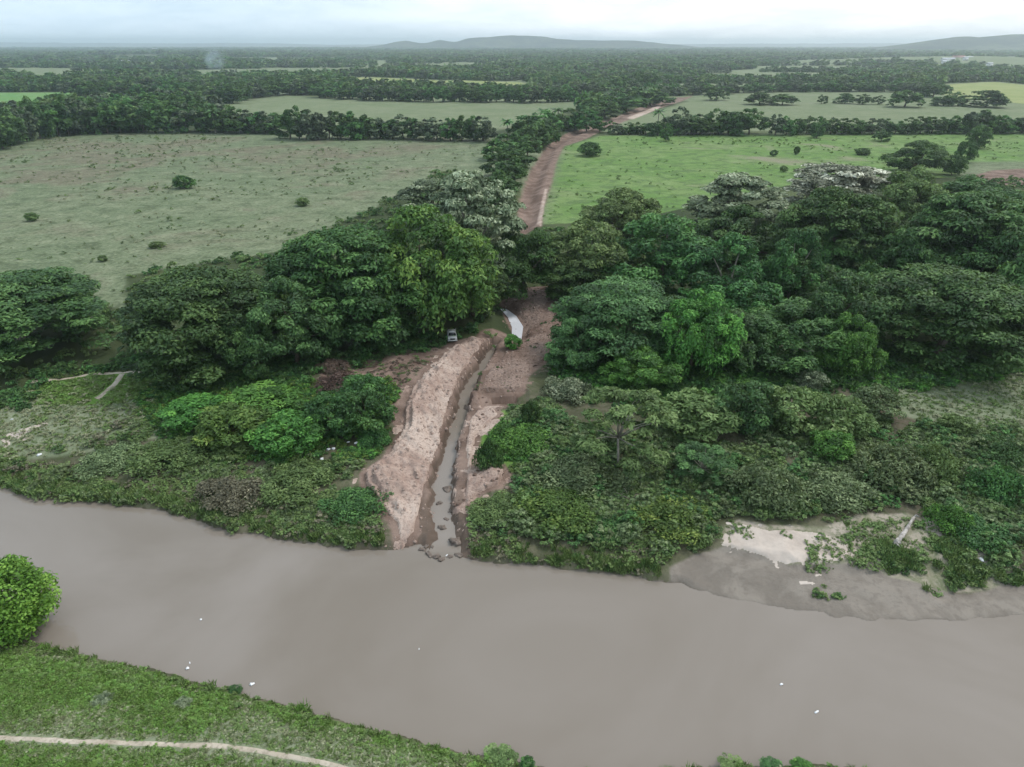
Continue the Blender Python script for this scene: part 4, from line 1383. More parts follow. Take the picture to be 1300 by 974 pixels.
for i, (bb, key, lab) in enumerate([
        ((945, 985, 117, 134), 'flat0', 'low wide dark tree at the left of the pale field right of the track'),
        ((975, 1012, 119, 134), 'flat1', 'second low wide dark tree joined to its left neighbour in the pale field'),
        ((1038, 1050, 120, 132), 'row1', 'slim small tree between the wide trees of the pale field'),
        ((1060, 1086, 118, 132), 'flat0', 'roundish tree left of the middle in the pale field'),
        ((1086, 1106, 119, 133), 'row2', 'round tree at the middle of the pale field row'),
        ((1108, 1122, 121, 133), 'row3', 'little tree left of the large domed tree in the pale field'),
        ((1126, 1172, 114, 137), 'flat1', 'large domed tree standing alone in the pale field'),
        ((1184, 1214, 117, 135), 'row0', 'tree left of the right large dome in the pale field'),
        ((1206, 1228, 117, 135), 'row4', 'slim tree next to the right large dome in the pale field'),
        ((1226, 1278, 114, 137), 'flat0', 'large flat-topped tree at the right of the pale field'),
        ((895, 925, 112, 128), 'flat1', 'dark domed tree where the track meets the far wood'),
        ((1170, 1200, 104, 124), 'row1', 'tall tree at the left corner of the yellowish far field'),
        ((136, 160, 98, 117), 'row2', 'isolated tree beyond the vivid green field'),
        ((90, 108, 90, 106), 'row3', 'dark round tree on the small green hill field at the left'),
        ((612, 668, 186, 227), 'row1', 'rounded dark tree at the near end of the track trees'),
        ((616, 672, 168, 205), 'row2', 'rounded tree in the middle of the track trees'),
        ((640, 690, 150, 186), 'row3', 'tree in the third place of the track trees'),
        ((660, 712, 140, 174), 'row4', 'tall tree left where the track bends'),
        ((700, 740, 138, 166), 'row0', 'tree at the bend of the earth track'),
        ((722, 768, 138, 168), 'flat0', 'dark flat tree arching over the bend of the track'),
        ((745, 790, 128, 152), 'row2', 'tree beyond the bend of the track'),
        ((770, 822, 122, 144), 'row3', 'tree left of the far stretch of the track'),
        ((800, 850, 112, 136), 'row4', 'large tree above the far stretch of the track'),
        ((1030, 1046, 150, 176), 'row0', 'bush sticking out in front of the right hedgerow'),
        ((1110, 1130, 164, 180), 'row1', 'small bush standing before the middle of the right hedgerow'),
        ((838, 854, 158, 180), 'row2', 'small bush before the low hedge right of the track')]):
    plant('field_tree', lab, 'tree', key, bb, 'leaf_dark' if i < 14 else ('leaf_mid' if i % 2 else 'leaf_dark'), rot=i * 1.1, sit=0.5)
for i, (bb, lab) in enumerate([((824, 846, 138, 172), 'palm at the left end of the low hedge right of the track'),
                               ((632, 656, 150, 182), 'palm left among the track trees'),
                               ((678, 704, 137, 166), 'palm above the bend of the track'),
                               ((696, 720, 136, 164), 'right palm of the pair above the bend of the track'),
                               ((262, 284, 138, 170), 'palm in the dark row behind the dull pasture')]):
    plant('palm_tree', lab, 'palm', 'palm', bb, 'leaf_mid', group='palms', sit=0.1)


# ------------------------------------------------------------------ scattered growth (uncountable)
STASH = []
LITTER_AT = [G(a, b) for a, b in ((417, 571), (423.5, 570), (442, 562), (452, 563), (409, 584), (15, 533), (50, 578), (1246, 711), (420, 578), (446, 568))]


def scatter(name, pts, scl, keys, mats, label, cat, tilt=0.0, seed=1):
    """one object: many small plants set on the ground"""
    g = np.random.default_rng(seed)
    pts = np.asarray(pts, np.float32)
    near = np.zeros(len(pts), bool)
    for lp in LITTER_AT:
        near |= np.hypot(pts[:, 0] - lp[0], pts[:, 1] - lp[1]) < 1.0
    for ln in FOOT_LINES:
        near |= seg_dist(pts[:, 0], pts[:, 1], ln)[0] < 0.9
    pts, scl = pts[~near], np.asarray(scl)[~near]
    n = len(pts)
    me = bpy.data.meshes.new(name)
    me.vertices.add(n)
    me.vertices.foreach_set('co', pts.ravel())
    rot = np.zeros((n, 3), np.float32)
    rot[:, 2] = g.uniform(0, 6.28, n)
    rot[:, :2] = g.normal(0, tilt, (n, 2)) if tilt else 0
    a = me.attributes.new('rot', 'FLOAT_VECTOR', 'POINT')
    a.data.foreach_set('vector', rot.ravel())
    scl = np.asarray(scl, np.float32)
    if scl.ndim == 1:
        scl = np.repeat(scl[:, None], 3, 1)
    a = me.attributes.new('scl', 'FLOAT_VECTOR', 'POINT')
    a.data.foreach_set('vector', np.ascontiguousarray(scl).ravel())
    a = me.attributes.new('pick', 'INT', 'POINT')
    a.data.foreach_set('value', g.integers(0, len(keys) * len(mats), n).astype(np.int32))
    o = ob(name, me)
    tag(o, label, cat, kind='stuff')
    ng = bpy.data.node_groups.new(name, 'GeometryNodeTree')
    ng.interface.new_socket('Geometry', in_out='INPUT', socket_type='NodeSocketGeometry')
    ng.interface.new_socket('Geometry', in_out='OUTPUT', socket_type='NodeSocketGeometry')
    gi, go = ng.nodes.new('NodeGroupInput'), ng.nodes.new('NodeGroupOutput')
    jn = ng.nodes.new('GeometryNodeJoinGeometry')
    for k in keys:
        for mt in mats:
            src = PROTO[k][0].copy()
            src.materials.clear()
            src.materials.append(M[mt])
            so = bpy.data.objects.new('seed_' + name, src)
            STASH.append(so)
            oi = ng.nodes.new('GeometryNodeObjectInfo')
            oi.inputs['Object'].default_value = so
            oi.inputs['As Instance'].default_value = True
            ng.links.new(oi.outputs['Geometry'], jn.inputs[0])
    ip = ng.nodes.new('GeometryNodeInstanceOnPoints')
    ng.links.new(gi.outputs[0], ip.inputs['Points'])
    ng.links.new(jn.outputs[0], ip.inputs['Instance'])
    ip.inputs['Pick Instance'].default_value = True

    def named(nm, ty):
        q = ng.nodes.new('GeometryNodeInputNamedAttribute')
        q.data_type = ty
        q.inputs[0].default_value = nm
        return q.outputs[0]
    ng.links.new(named('pick', 'INT'), ip.inputs['Instance Index'])
    ng.links.new(named('rot', 'FLOAT_VECTOR'), ip.inputs['Rotation'])
    ng.links.new(named('scl', 'FLOAT_VECTOR'), ip.inputs['Scale'])
    ng.links.new(ip.outputs[0], go.inputs[0])
    md = o.modifiers.new('scatter', 'NODES')
    md.node_group = ng
    return o


def tuft_proto(key, n, h, spread, w, seed, lean=0.5):
    g = np.random.default_rng(seed)
    v, f = [], []
    for i in range(n):
        a = g.uniform(0, 6.28)
        r = spread * math.sqrt(g.random())
        x, y = r * math.cos(a), r * math.sin(a)
        b = g.uniform(0, 6.28)
        hh = h * g.uniform(0.6, 1.2)
        l = lean * hh * g.uniform(0.2, 1.2)
        dx, dy = math.cos(b), math.sin(b)
        k = len(v)
        v += [(x - dy * w, y + dx * w, -.03), (x + dy * w, y - dx * w, -.03), (x + dx * l * .4 + dy * w * .8, y + dy * l * .4 - dx * w * .8, hh * .65), (x + dx * l, y + dy * l, hh)]
        f.append((k, k + 1, k + 2, k + 3))
    cm = mk_mesh('tuft', v, f, tint=g.random(len(f)))
    PROTO[key] = (cm, None, spread, h)


tuft_proto('tuft0', 26, 0.32, 0.22, 0.022, 1)
tuft_proto('tuft1', 22, 0.26, 0.28, 0.026, 2, 0.8)
c, rad = lobes_mound(0.45, 0.2, 9, 430)
PROTO['clover'] = (leaves_mesh('clover', c, rad, 90, 0.08, 431, up=1.0), None, .45, .2)
tuft_proto('reed0', 34, 0.9, 0.45, 0.035, 3)
for k in range(3):
    c, rad = lobes_mound(0.7, 0.6, 9, 400 + k)
    PROTO[f'herb{k}'] = (leaves_mesh('herb', c, rad, 190, 0.115, 410 + k, up=0.6), None, .7, .6)


def pts_in(poly, n, seed, ragged=0.0, zmin=0.05):
    g = np.random.default_rng(seed)
    pl = np.array([p[:2] for p in poly])
    lo, hi = pl.min(0), pl.max(0)
    x = g.uniform(lo[0], hi[0], n)
    y = g.uniform(lo[1], hi[1], n)
    sd = sd_poly(x, y, poly, 3) + (fnoise(x, y, 0.4, 3, seed) - .5) * 2 * ragged
    z = H(x, y)
    k = (sd > 0) & (z > zmin)
    return np.stack([x, y, z], -1)[k]


def not_in(p, polys, pad=0.0):
    k = np.ones(len(p), bool)
    for q in polys:
        k &= sd_poly(p[:, 0], p[:, 1], q, 4) < pad
    return p[k]


def u(a, b, n, seed=3):
    return np.random.default_rng(seed).uniform(a, b, n)


BARE = [SPOIL, EARTH_R, EARTH_M, SANDW, SAND2, MUD]
# near bank turf
NEAR_PATH = [G(a, b) for a, b in [(-80, 934), (0, 937), (70, 940), (150, 943), (230, 946), (290, 948), (340, 955), (390, 964), (440, 976), (500, 1000)]]


def off_path(p):
    d, _ = seg_dist(p[:, 0], p[:, 1], NEAR_PATH)
    return p[d > 0.2 + 0.45 * vnoise(p[:, 0], p[:, 1], 1.3, 2)]


NEAR_ALL = [q for q in NEAR_SHORE if -75 < q[0] < 60]
NEAR_ALL = NEAR_ALL + [np.array((60, 14, 0)), np.array((-75, 14, 0))]
p = off_path(pts_in(NEAR_ALL, 150000, 1, 0.0, 0.12))
p = p[(p[:, 1] > 26) & (np.abs(p[:, 0]) < 0.73 * (0.9 * p[:, 1] + 24) + 5)]
lushness = np.full(len(p), -3.0)
for q in (BANK_GRASS, BANK_GRASS2, BANK_EDGE):
    lushness = np.maximum(lushness, sd_poly(p[:, 0], p[:, 1], q, 3))
lushness = lushness - 0.35 + (fnoise(p[:, 0], p[:, 1], 0.3, 3, 71) - 0.5) * 4.0 + np.random.default_rng(5).normal(0, 0.5, len(p))
tall = 0.3 + 0.6 * fnoise(p[:, 0], p[:, 1], 0.35, 3, 72)
hi, lo = lushness > 0, lushness <= 0
ph, th = p[hi], tall[hi]
scatter('grass', ph, np.stack([0.9 + 0 * th, 0.9 + 0 * th, th], -1), ['tuft0', 'tuft1', 'clover'], ['grass', 'grass', 'grass_dark'], 'lush green grass on the near bank', 'grass', 0.15, 1)
ph, th = p[lo], tall[lo] * 0.75
keep = np.random.default_rng(6).random(len(ph)) < 0.7
ph, th = ph[keep], th[keep]
scatter('grass', ph, np.stack([0.8 + 0 * th, 0.8 + 0 * th, th], -1), ['tuft0', 'tuft1', 'clover'], ['grass_dry', 'grass_dark', 'grass_dark'], 'short dry grass on both sides of the near footpath', 'grass', 0.15, 3)
ns = np.array(NEAR_SHORE)[:, :2]
gg = np.random.default_rng(9)
e = []
for i in range(len(ns) - 1):
    L = np.linalg.norm(ns[i + 1] - ns[i])
    m = int(L * 6)
    t = gg.random(m)[:, None]
    q = ns[i] * (1 - t) + ns[i + 1] * t
    q = q + np.stack([gg.normal(0, .25, m), -0.3 - np.abs(gg.normal(0, .7, m))], -1)
    e.append(q)
e = np.vstack(e)
e = e[(np.abs(e[:, 0]) < 70)]
ez = H(e[:, 0], e[:, 1])
p = np.stack([e[:, 0], e[:, 1], ez], -1)[ez > 0.02]
scatter('reeds', p, u(0.3, 0.75, len(p)) * (0.35 + 1.0 * vnoise(p[:, 0], p[:, 1], 0.35, 5)), ['reed0', 'herb0', 'tuft1', 'tuft0'], ['grass', 'grass_dark', 'grass_dark'], 'ragged weeds fringing the near waterline', 'weeds', 0.15, 4)
fs = np.array(FAR_SHORE)[:, :2]
e = []
for i in range(len(fs) - 1):
    L = np.linalg.norm(fs[i + 1] - fs[i])
    m = int(L * 26)
    t = gg.random(m)[:, None]
    q = fs[i] * (1 - t) + fs[i + 1] * t
    q = q + np.stack([gg.normal(0, .3, m), 0.25 + np.abs(gg.normal(0, 1.3, m))], -1)
    e.append(q)
e = np.vstack(e)
cdm, cpm = seg_dist(e[:, 0], e[:, 1], CANAL)
e = e[(e[:, 0] < X_BEACH0 + 1) & (e[:, 0] > -110) & (cdm > 3.4) & (fnoise(e[:, 0], e[:, 1], 0.22, 2, 15) > 0.30)]
ez = H(e[:, 0], e[:, 1])
p = not_in(np.stack([e[:, 0], e[:, 1], ez], -1)[ez > 0.05], BARE)
scatter('reeds', p, u(0.4, 0.9, len(p)), ['reed0', 'tuft0', 'tuft1'], ['grass_dark', 'leaf_dark', 'leaf_olive'], 'dark grassy fringe along the far waterline', 'weeds', 0.15, 5)

gq = np.random.default_rng(85)
e = np.vstack([fs[i] + (fs[i + 1] - fs[i]) * gq.random((int(np.linalg.norm(fs[i + 1] - fs[i]) * 55) + 1, 1)) for i in range(len(fs) - 1)])
e = e + np.stack([gq.normal(0, .4, len(e)), gq.uniform(0.3, 6.5, len(e))], -1)
e = e[(e[:, 0] < X_BEACH0 + 2) & (e[:, 0] > -95) & (seg_dist(e[:, 0], e[:, 1], CANAL)[0] > 3.0) & (fnoise(e[:, 0], e[:, 1], 0.3, 3, 86) > 0.42)]
ez = H(e[:, 0], e[:, 1])
p = not_in(np.stack([e[:, 0], e[:, 1], ez], -1)[ez > 0.1], BARE)
scatter('grass', p, gq.uniform(0.4, 0.95, len(p)), ['tuft0', 'tuft1', 'herb1'], ['grass_dark', 'leaf_olive', 'grass_dark', 'leaf_brown'], 'low dark grass on the ledge above the far waterline', 'grass', 0.15, 85)

# scrub and herbs over the far bank
BANK_L = pxl([(-60, 600), (40, 580), (150, 548), (220, 540), (330, 585), (420, 590), (455, 600), (480, 640), (500, 690), (420, 690), (330, 678), (250, 660), (200, 645), (60, 632), (-60, 612)], 1.3)
BANK_R = pxl([(590, 640), (640, 630), (655, 600), (640, 535), (690, 520), (720, 560), (830, 560), (920, 560), (1010, 560), (1130, 545), (1230, 560), (1320, 560), (1320, 710), (1240, 712), (1180, 655), (1080, 652), (1010, 665), (920, 660), (905, 700), (850, 725), (700, 716), (592, 706)], 1.7)
p = not_in(pts_in(BANK_L, 9000, 21, 1.0), BARE)
p = p[fnoise(p[:, 0], p[:, 1], 0.25, 2, 23) > 0.54]
scatter('scrub', p, u(0.5, 1.2, len(p)), ['herb0', 'herb1', 'herb2'], ['leaf_grey', 'leaf_olive', 'grass_dark'], 'low mixed scrub over the left far bank', 'scrub', 0.1, 6)
p = not_in(pts_in(BANK_R, 20000, 22, 1.0), BARE)
p = p[(fnoise(p[:, 0], p[:, 1], 0.2, 2, 24) > 0.43) & (seg_dist(p[:, 0], p[:, 1], FAR_SHORE)[0] > 3.2 + 2.5 * vnoise(p[:, 0], p[:, 1], 0.2, 8))]
scatter('scrub', p, u(0.7, 1.7, len(p)), ['herb0', 'herb1', 'herb2'], ['leaf_grey', 'leaf_grey', 'leaf_olive', 'grass_dark'], 'grey-green mixed scrub over the right far bank', 'scrub', 0.1, 7)
for k in range(3):
    c, rad = lobes_multi(1.5, 1.5, 26, 440 + k, 0.02)
    PROTO[f'scrub{k}'] = (leaves_mesh('scrub', c, rad, 700, 0.15, 450 + k, up=0.5), None, 1.5, 1.5)
p = not_in(pts_in(BANK_R, 1500, 45, 1.0), BARE + [SAND])
p = p[(seg_dist(p[:, 0], p[:, 1], FAR_SHORE)[0] > 3.5) & (fnoise(p[:, 0], p[:, 1], 0.12, 2, 46) > 0.36)]
gq = np.random.default_rng(46)
sq = gq.uniform(0.5, 1.25, len(p))
scatter('scrub', p, np.stack([sq, sq, sq * gq.uniform(0.6, 1.2, len(p))], -1), ['scrub0', 'scrub1', 'scrub2'], ['leaf_grey', 'leaf_olive', 'leaf_mid', 'leaf_olive', 'leaf_grey', 'leaf_teal'], 'tangle of small bushes over the right far bank', 'scrub', 0.1, 46)
p = not_in(pts_in(BANK_L, 420, 47, 1.0), BARE)
p = p[(seg_dist(p[:, 0], p[:, 1], FAR_SHORE)[0] > 2.5) & (fnoise(p[:, 0], p[:, 1], 0.15, 2, 48) > 0.46)]
sq = gq.uniform(0.4, 0.95, len(p))
scatter('scrub', p, np.stack([sq, sq, sq * gq.uniform(0.6, 1.1, len(p))], -1), ['scrub0', 'scrub1', 'scrub2'], ['leaf_grey', 'leaf_olive', 'leaf_dark', 'leaf_brown'], 'tangle of small bushes over the left far bank', 'scrub', 0.1, 48)
VINES = pxl([(180, 500), (260, 480), (330, 478), (400, 495), (490, 490), (505, 530), (490, 585), (430, 590), (400, 580), (340, 590), (250, 575), (200, 540)], 2.3)
p = not_in(pts_in(VINES, 4500, 25, 1.0), BARE)
scatter('creepers', p, u(0.7, 1.4, len(p)), ['herb0', 'herb1', 'herb2'], ['leaf_bright', 'leaf_bright', 'leaf_yellow', 'leaf_mid'], 'bright green creepers covering the left bank between the mounds', 'creepers', 0.1, 8)
p = not_in(pts_in(GRASS_M, 1600, 26, 0.8), BARE)
scatter('creepers', p, u(0.6, 1.2, len(p)), ['herb0', 'herb1', 'tuft1'], ['leaf_bright', 'leaf_mid'], 'bright low growth right of the stream below the pit', 'creepers', 0.1, 9)
for poly, nn, sd_, mt, lab in ((TURF_L, 5000, 27, ['grass_dry', 'grass_dark'], 'short grey-green turf on the left bank by the footpaths'),
                               (TURF_R, 6000, 28, ['grass_dry', 'grass_dark', 'leaf_olive'], 'rough grass of the clearing at the right edge'),
                               (GRASS_L, 3000, 29, ['grass', 'grass_dark'], 'green grass between the two footpaths on the left bank'),
                               (SAND + [], 1500, 30, ['grass_dark', 'leaf_olive'], 'sparse weeds growing on the pale sand')):
    p = not_in(pts_in(poly, nn, sd_, 0.8), [SPOIL, EARTH_R])
    if sd_ == 30:
        p = p[(fnoise(p[:, 0], p[:, 1], 0.35, 2, 33) > 0.55) | (p[:, 0] > P(1085, 690, 1.5)[0]) & (fnoise(p[:, 0], p[:, 1], 0.5, 2, 34) > 0.45)]
    scatter('grass', p, u(0.4, 1.0, len(p)), ['tuft1', 'tuft0', 'tuft1', 'tuft0', 'herb1'] if sd_ != 30 else ['tuft1', 'herb1', 'tuft0'], mt, lab, 'grass', 0.1, sd_)
p = pts_in(pxl([(1085, 705), (1130, 690), (1180, 690), (1250, 700), (1310, 722), (1290, 742), (1200, 746), (1120, 734)], 1.0), 2600, 41, 0.8)
p = p[fnoise(p[:, 0], p[:, 1], 0.45, 2, 42) > 0.47]
scatter('weeds', p, u(0.4, 1.1, len(p)), ['tuft1', 'reed0', 'herb1', 'herb2'], ['grass_dark', 'leaf_olive', 'leaf_dark'], 'dark tangled weeds on the shore below the log', 'weeds', 0.2, 41)
p = pts_in(pxl([(1035, 735), (1060, 738), (1062, 752), (1045, 757), (1030, 750)], .5), 260, 43, 0.5)
scatter('weeds', p, u(0.4, 0.9, len(p)), ['tuft1', 'herb1'], ['grass_dark', 'leaf_dark'], 'small dark weed clump on the mud flat', 'weeds', 0.2, 43)
# undergrowth below the near woods
UNDER = pxl([(700, 470), (760, 440), (1300, 440), (1330, 470), (1120, 500), (1040, 500), (900, 520), (820, 530), (720, 500)], 2.8)
p = not_in(pts_in(UNDER, 5000, 31, 1.2), BARE)
scatter('undergrowth', p, u(1.0, 2.4, len(p)), ['herb0', 'herb1', 'herb2'], ['leaf_mid', 'leaf_dark', 'leaf_bright'], 'green undergrowth along the foot of the right wood', 'undergrowth', 0.1, 10)
UNDER2 = pxl([(-60, 520), (0, 500), (60, 470), (180, 455), (320, 470), (400, 455), (540, 430), (560, 440), (420, 478), (330, 500), (200, 500), (180, 472), (60, 480), (20, 520)], 2.8)
p = not_in(pts_in(UNDER2, 2600, 32, 1.0), BARE)
scatter('undergrowth', p, u(0.9, 2.0, len(p)), ['herb0', 'herb1', 'herb2'], ['leaf_mid', 'leaf_dark'], 'dark undergrowth along the foot of the left trees', 'undergrowth', 0.1, 11)
p = not_in(pts_in(DIRT_UNDER, 2200, 81, 0.8), [SPOIL])
p = p[fnoise(p[:, 0], p[:, 1], 0.5, 2, 82) > 0.46]
scatter('leaf_litter', p, np.stack([u(0.3, 0.9, len(p), 8)] * 2 + [u(0.15, 0.5, len(p), 9)], -1), ['herb0', 'herb1', 'herb2'], ['leaf_brown', 'leaf_red', 'leaf_olive', 'leaf_brown'], 'fallen leaves and weeds on the bare earth left of the spoil bank', 'leaf litter', 0.1, 81)
p = pts_in(EARTH_R, 700, 83, 0.6)
p = p[(fnoise(p[:, 0], p[:, 1], 0.3, 2, 84) > 0.56) & (seg_dist(p[:, 0], p[:, 1], POOL)[0] > 2.5)]
scatter('weeds', p, u(0.25, 0.8, len(p)), ['herb0', 'herb2', 'tuft1'], ['leaf_olive', 'leaf_brown', 'leaf_mid'], 'scattered weeds on the brown earth right of the stream', 'weeds', 0.1, 83)
# weeds on the pastures
def weeds(poly, n, seed, mats, label):
    p = pts_in(poly, n, seed, 2.0)
    g = np.random.default_rng(seed)
    kk = fnoise(p[:, 0], p[:, 1], 0.03, 3, seed + 1) + 0.5 * g.random(len(p))
    p = p[(kk > 0.80) & (np.abs(p[:, 0]) < 420)]
    s_ = g.uniform(0.45, 1.0, len(p)) * (1 + 0.9 * (g.random(len(p)) < 0.08)) * (0.8 + p[:, 1] / 600.0)
    scatter('weeds', p, np.stack([s_, s_, s_ * g.uniform(0.8, 1.2, len(p))], -1), ['herb0', 'herb1', 'herb2'], mats, label, 'weeds', 0.0, seed)


weeds(FIELD_PASTURE, 7000, 35, ['leaf_olive', 'leaf_grey', 'grass_dry', 'grass_dark'], 'weed tussocks dotted over the dull left pasture')
weeds(FIELD_RIGHT, 6000, 37, ['grass_dark', 'leaf_olive', 'grass'], 'weed tussocks dotted over the bright right field')
p = pts_in(WOOD_NEAR, 9000, 39, 1.0)
p = not_in(p, BARE + [FIELD_RIGHT, DIRT_UNDER, DIRT_ROADCUT])
p = p[(np.abs(p[:, 0]) < 230)]
scatter('undergrowth', p, u(1.2, 3.0, len(p)), ['herb0', 'herb1', 'herb2'], ['leaf_mid', 'leaf_dark', 'leaf_olive'], 'leafy undergrowth beneath the near trees', 'undergrowth', 0.1, 15)


# the wide wood of the plain
def far_wood():
    g = np.random.default_rng(55)
    P_, S_ = [], []
    n = 76000
    y = np.exp(g.uniform(math.log(470), math.log(9500), n))
    x = g.uniform(-0.95, 0.95, n) * (y + 100)
    sp = np.maximum(11.0, y / 85.0)
    # thin to the spacing wanted at each distance
    ok = g.random(n) < np.clip(1.0, 0, 1)
    fld = np.zeros(n, bool)
    for f in FIELDS + [DIRT_ROADCUT]:
        fld |= sd_poly(x, y, f, 30) > -np.minimum(12, y / 90)
    clear = far_clear(x, y) > 0.5
    for c, h, r in FARM:
        fld |= ((x - c[0]) / (r * 0.62)) ** 2 + ((y - c[1] + r * .25) / (r * 0.75)) ** 2 < 1
    near_open = (y < 640) & (x > -250)
    k = ok & ~fld & (~clear | (fnoise(x * 0.0016, y * 0.011, 1.0, 2, 93) > 0.64)) & ~near_open
    x, y, sp = x[k], y[k], sp[k]
    z = H(x, y)
    big = np.clip(sp / 11.0, 1, 5)
    s = g.uniform(0.55, 1.0, len(x)) * (0.75 + 0.6 * fnoise(x, y, 0.006, 2, 91))
    sx = s * big ** 0.72
    sz = s * g.uniform(0.75, 1.25, len(x)) * big ** 0.12
    scatter('wood', np.stack([x, y, z - 0.5], -1), np.stack([sx, sx, sz], -1), [f'far{k}' for k in range(4)], ['leaf_far', 'leaf_mid', 'leaf_dark', 'leaf_olive'], 'wide dark wood covering the plain out to the hills', 'wood', 0.0, 14)


far_wood()


lm = MB().lump((0, 0, 0), (.5, .42, .34), 3, 0.4, 7, 5).mesh('clod', None, False)
PROTO['clod0'] = (lm, None, .5, .3)
lm = MB().lump((0, 0, 0), (.42, .5, .3), 8, 0.5, 7, 5).mesh('clod', None, False)
PROTO['clod1'] = (lm, None, .5, .3)
dgv = bpy.context.evaluated_depsgraph_get()


def drop(p, oname):
    """rest loose lumps on a heap's surface"""
    o = bpy.data.objects[oname]
    q = []
    for x, y, z in p:
        hit, loc_, nrm_, _ = o.ray_cast(Vector((x, y, 60.0)), Vector((0, 0, -1)))
        if hit:
            q.append((x, y, max(loc_.z, z)))
    return np.array(q)


for oname, poly, n_, sd_, mt, lab in (('spoil_bank', SPOIL, 3000, 61, ['spoil'], 'loose clods strewn over the spoil bank'),
                                      ('earth_bank', EARTH_R, 1500, 62, ['earth', 'spoil'], 'loose clods on the brown earth right of the stream'),
                                      ('earth_spill', EARTH_M, 700, 63, ['spoil', 'earth'], 'loose clods on the spilled earth beside the stream')):
    p = drop(pts_in(poly, n_, sd_, 0.2), oname)
    g_ = np.random.default_rng(sd_)
    scatter('loose_clods', p, 0.10 + 0.6 * g_.random(len(p)) ** 5, ['clod0', 'clod1'], mt, lab, 'clods', 0.5, sd_)

# ------------------------------------------------------------------ small things
M['paint'] = simple('white_paint', (0.58, 0.58, 0.56), 0.35, 0.08, 4, 0.5)
M['glass'] = simple('dark_glass', (0.02, 0.025, 0.03), 0.08, 0.2, 4, 0.6)
M['rubber'] = simple('tyre_rubber', (0.02, 0.02, 0.02), 0.8, 0.3, 6, 0.2)
M['steel'] = simple('grey_steel', (0.25, 0.25, 0.25), 0.4, 0.3, 6, 0.5)
M['lamp'] = simple('lamp_lens', (0.6, 0.6, 0.55), 0.15, 0.1, 6, 0.6)
M['wood_grey'] = simple('weathered_wood', (0.50, 0.46, 0.42), 0.9, 0.55, 2.2, 0.1, 0.8)
M['plastic'] = simple('white_plastic', (0.78, 0.79, 0.80), 0.4, 0.12, 6, 0.4)
M['wall_white'] = simple('white_wall', (0.72, 0.72, 0.70), 0.8, 0.1, 0.3, 0.2)
M['wall_pink'] = simple('pink_wall', (0.55, 0.36, 0.33), 0.8, 0.1, 0.3, 0.2)
M['roof_zinc'] = simple('zinc_roof', (0.55, 0.57, 0.60), 0.5, 0.2, 0.3, 0.4)
M['roof_red'] = simple('red_roof', (0.40, 0.16, 0.12), 0.8, 0.2, 0.3, 0.2)


def truck():
    g = G(574.5, 436)
    t = thing('pickup_truck', 'white pickup truck parked under the creeper tree at the rim of the cut', 'truck', (g[0], g[1] + 0.4, g[2]), 0.12)
    b = MB()
    b.box((0, 0.75, 0.72), (1.78, 1.5, 0.62), 0.97)
    b.box((0, 3.6, 0.78), (1.78, 2.2, 0.66))
    b.box((0, 2.0, 0.62), (1.8, 1.2, 0.5))
    body = b.build('body', M['paint'], t)
    MB().box((0, 2.0, 1.28), (1.72, 1.75, 0.72), 0.82).build('cab', M['paint'], t)
    r = MB().box((0, 2.0, 1.67), (1.46, 1.45, 0.07), 0.95).build('roof', M['paint'], t)
    MB().box((0, 2.0, 1.73), (1.2, 0.1, 0.05)).build('roof_rack', M['steel'], r)
    w = MB()
    w.v = [(-.74, 1.085, 1.0), (.74, 1.085, 1.0), (.64, 1.24, 1.58), (-.64, 1.24, 1.58)]
    w.v += [(x, y + 0.03, z) for x, y, z in w.v]
    w.f = [(0, 1, 2, 3), (7, 6, 5, 4), (0, 4, 5, 1), (1, 5, 6, 2), (2, 6, 7, 3), (3, 7, 4, 0)]
    w.build('windscreen', M['glass'], t)
    for sx in (-1, 1):
        q = MB()
        q.v = [(sx * .862, 1.35, 1.0), (sx * .862, 2.7, 1.0), (sx * .735, 2.55, 1.56), (sx * .735, 1.5, 1.56)]
        q.v += [(x - sx * 0.03, y, z) for x, y, z in q.v]
        q.f = [(0, 1, 2, 3), (7, 6, 5, 4), (0, 4, 5, 1), (1, 5, 6, 2), (2, 6, 7, 3), (3, 7, 4, 0)]
        q.build('side_window', M['glass'], t)
        MB().box((sx * .62, 0.0, 0.78), (0.34, 0.06, 0.2)).build('headlight', M['lamp'], t)
        MB().box((sx * 1.02, 1.25, 1.1), (0.2, 0.1, 0.2)).build('mirror', M['rubber'], t)
        for yy in (0.75, 3.7):
            wh = thing('wheel', None, None, (sx * 0.78, yy, 0.36))
            bpy.data.objects.remove(wh)
            ty = MB().tube([(sx * .66, yy, .36), (sx * .92, yy, .36)], [.36, .36], 18).build('wheel', M['rubber'], t)
            MB().tube([(sx * .90, yy, .36), (sx * .935, yy, .36)], [.2, .18], 12).build('rim', M['steel'], ty)
    MB().box((0, -0.03, 0.72), (0.86, 0.06, 0.26)).build('grille', M['rubber'], t)
    MB().box((0, -0.08, 0.46), (1.84, 0.18, 0.2)).build('bumper', M['paint'], t)
    MB().box((0, 3.6, 1.13), (1.6, 2.0, 0.04)).build('load_bed', M['rubber'], t)


truck()


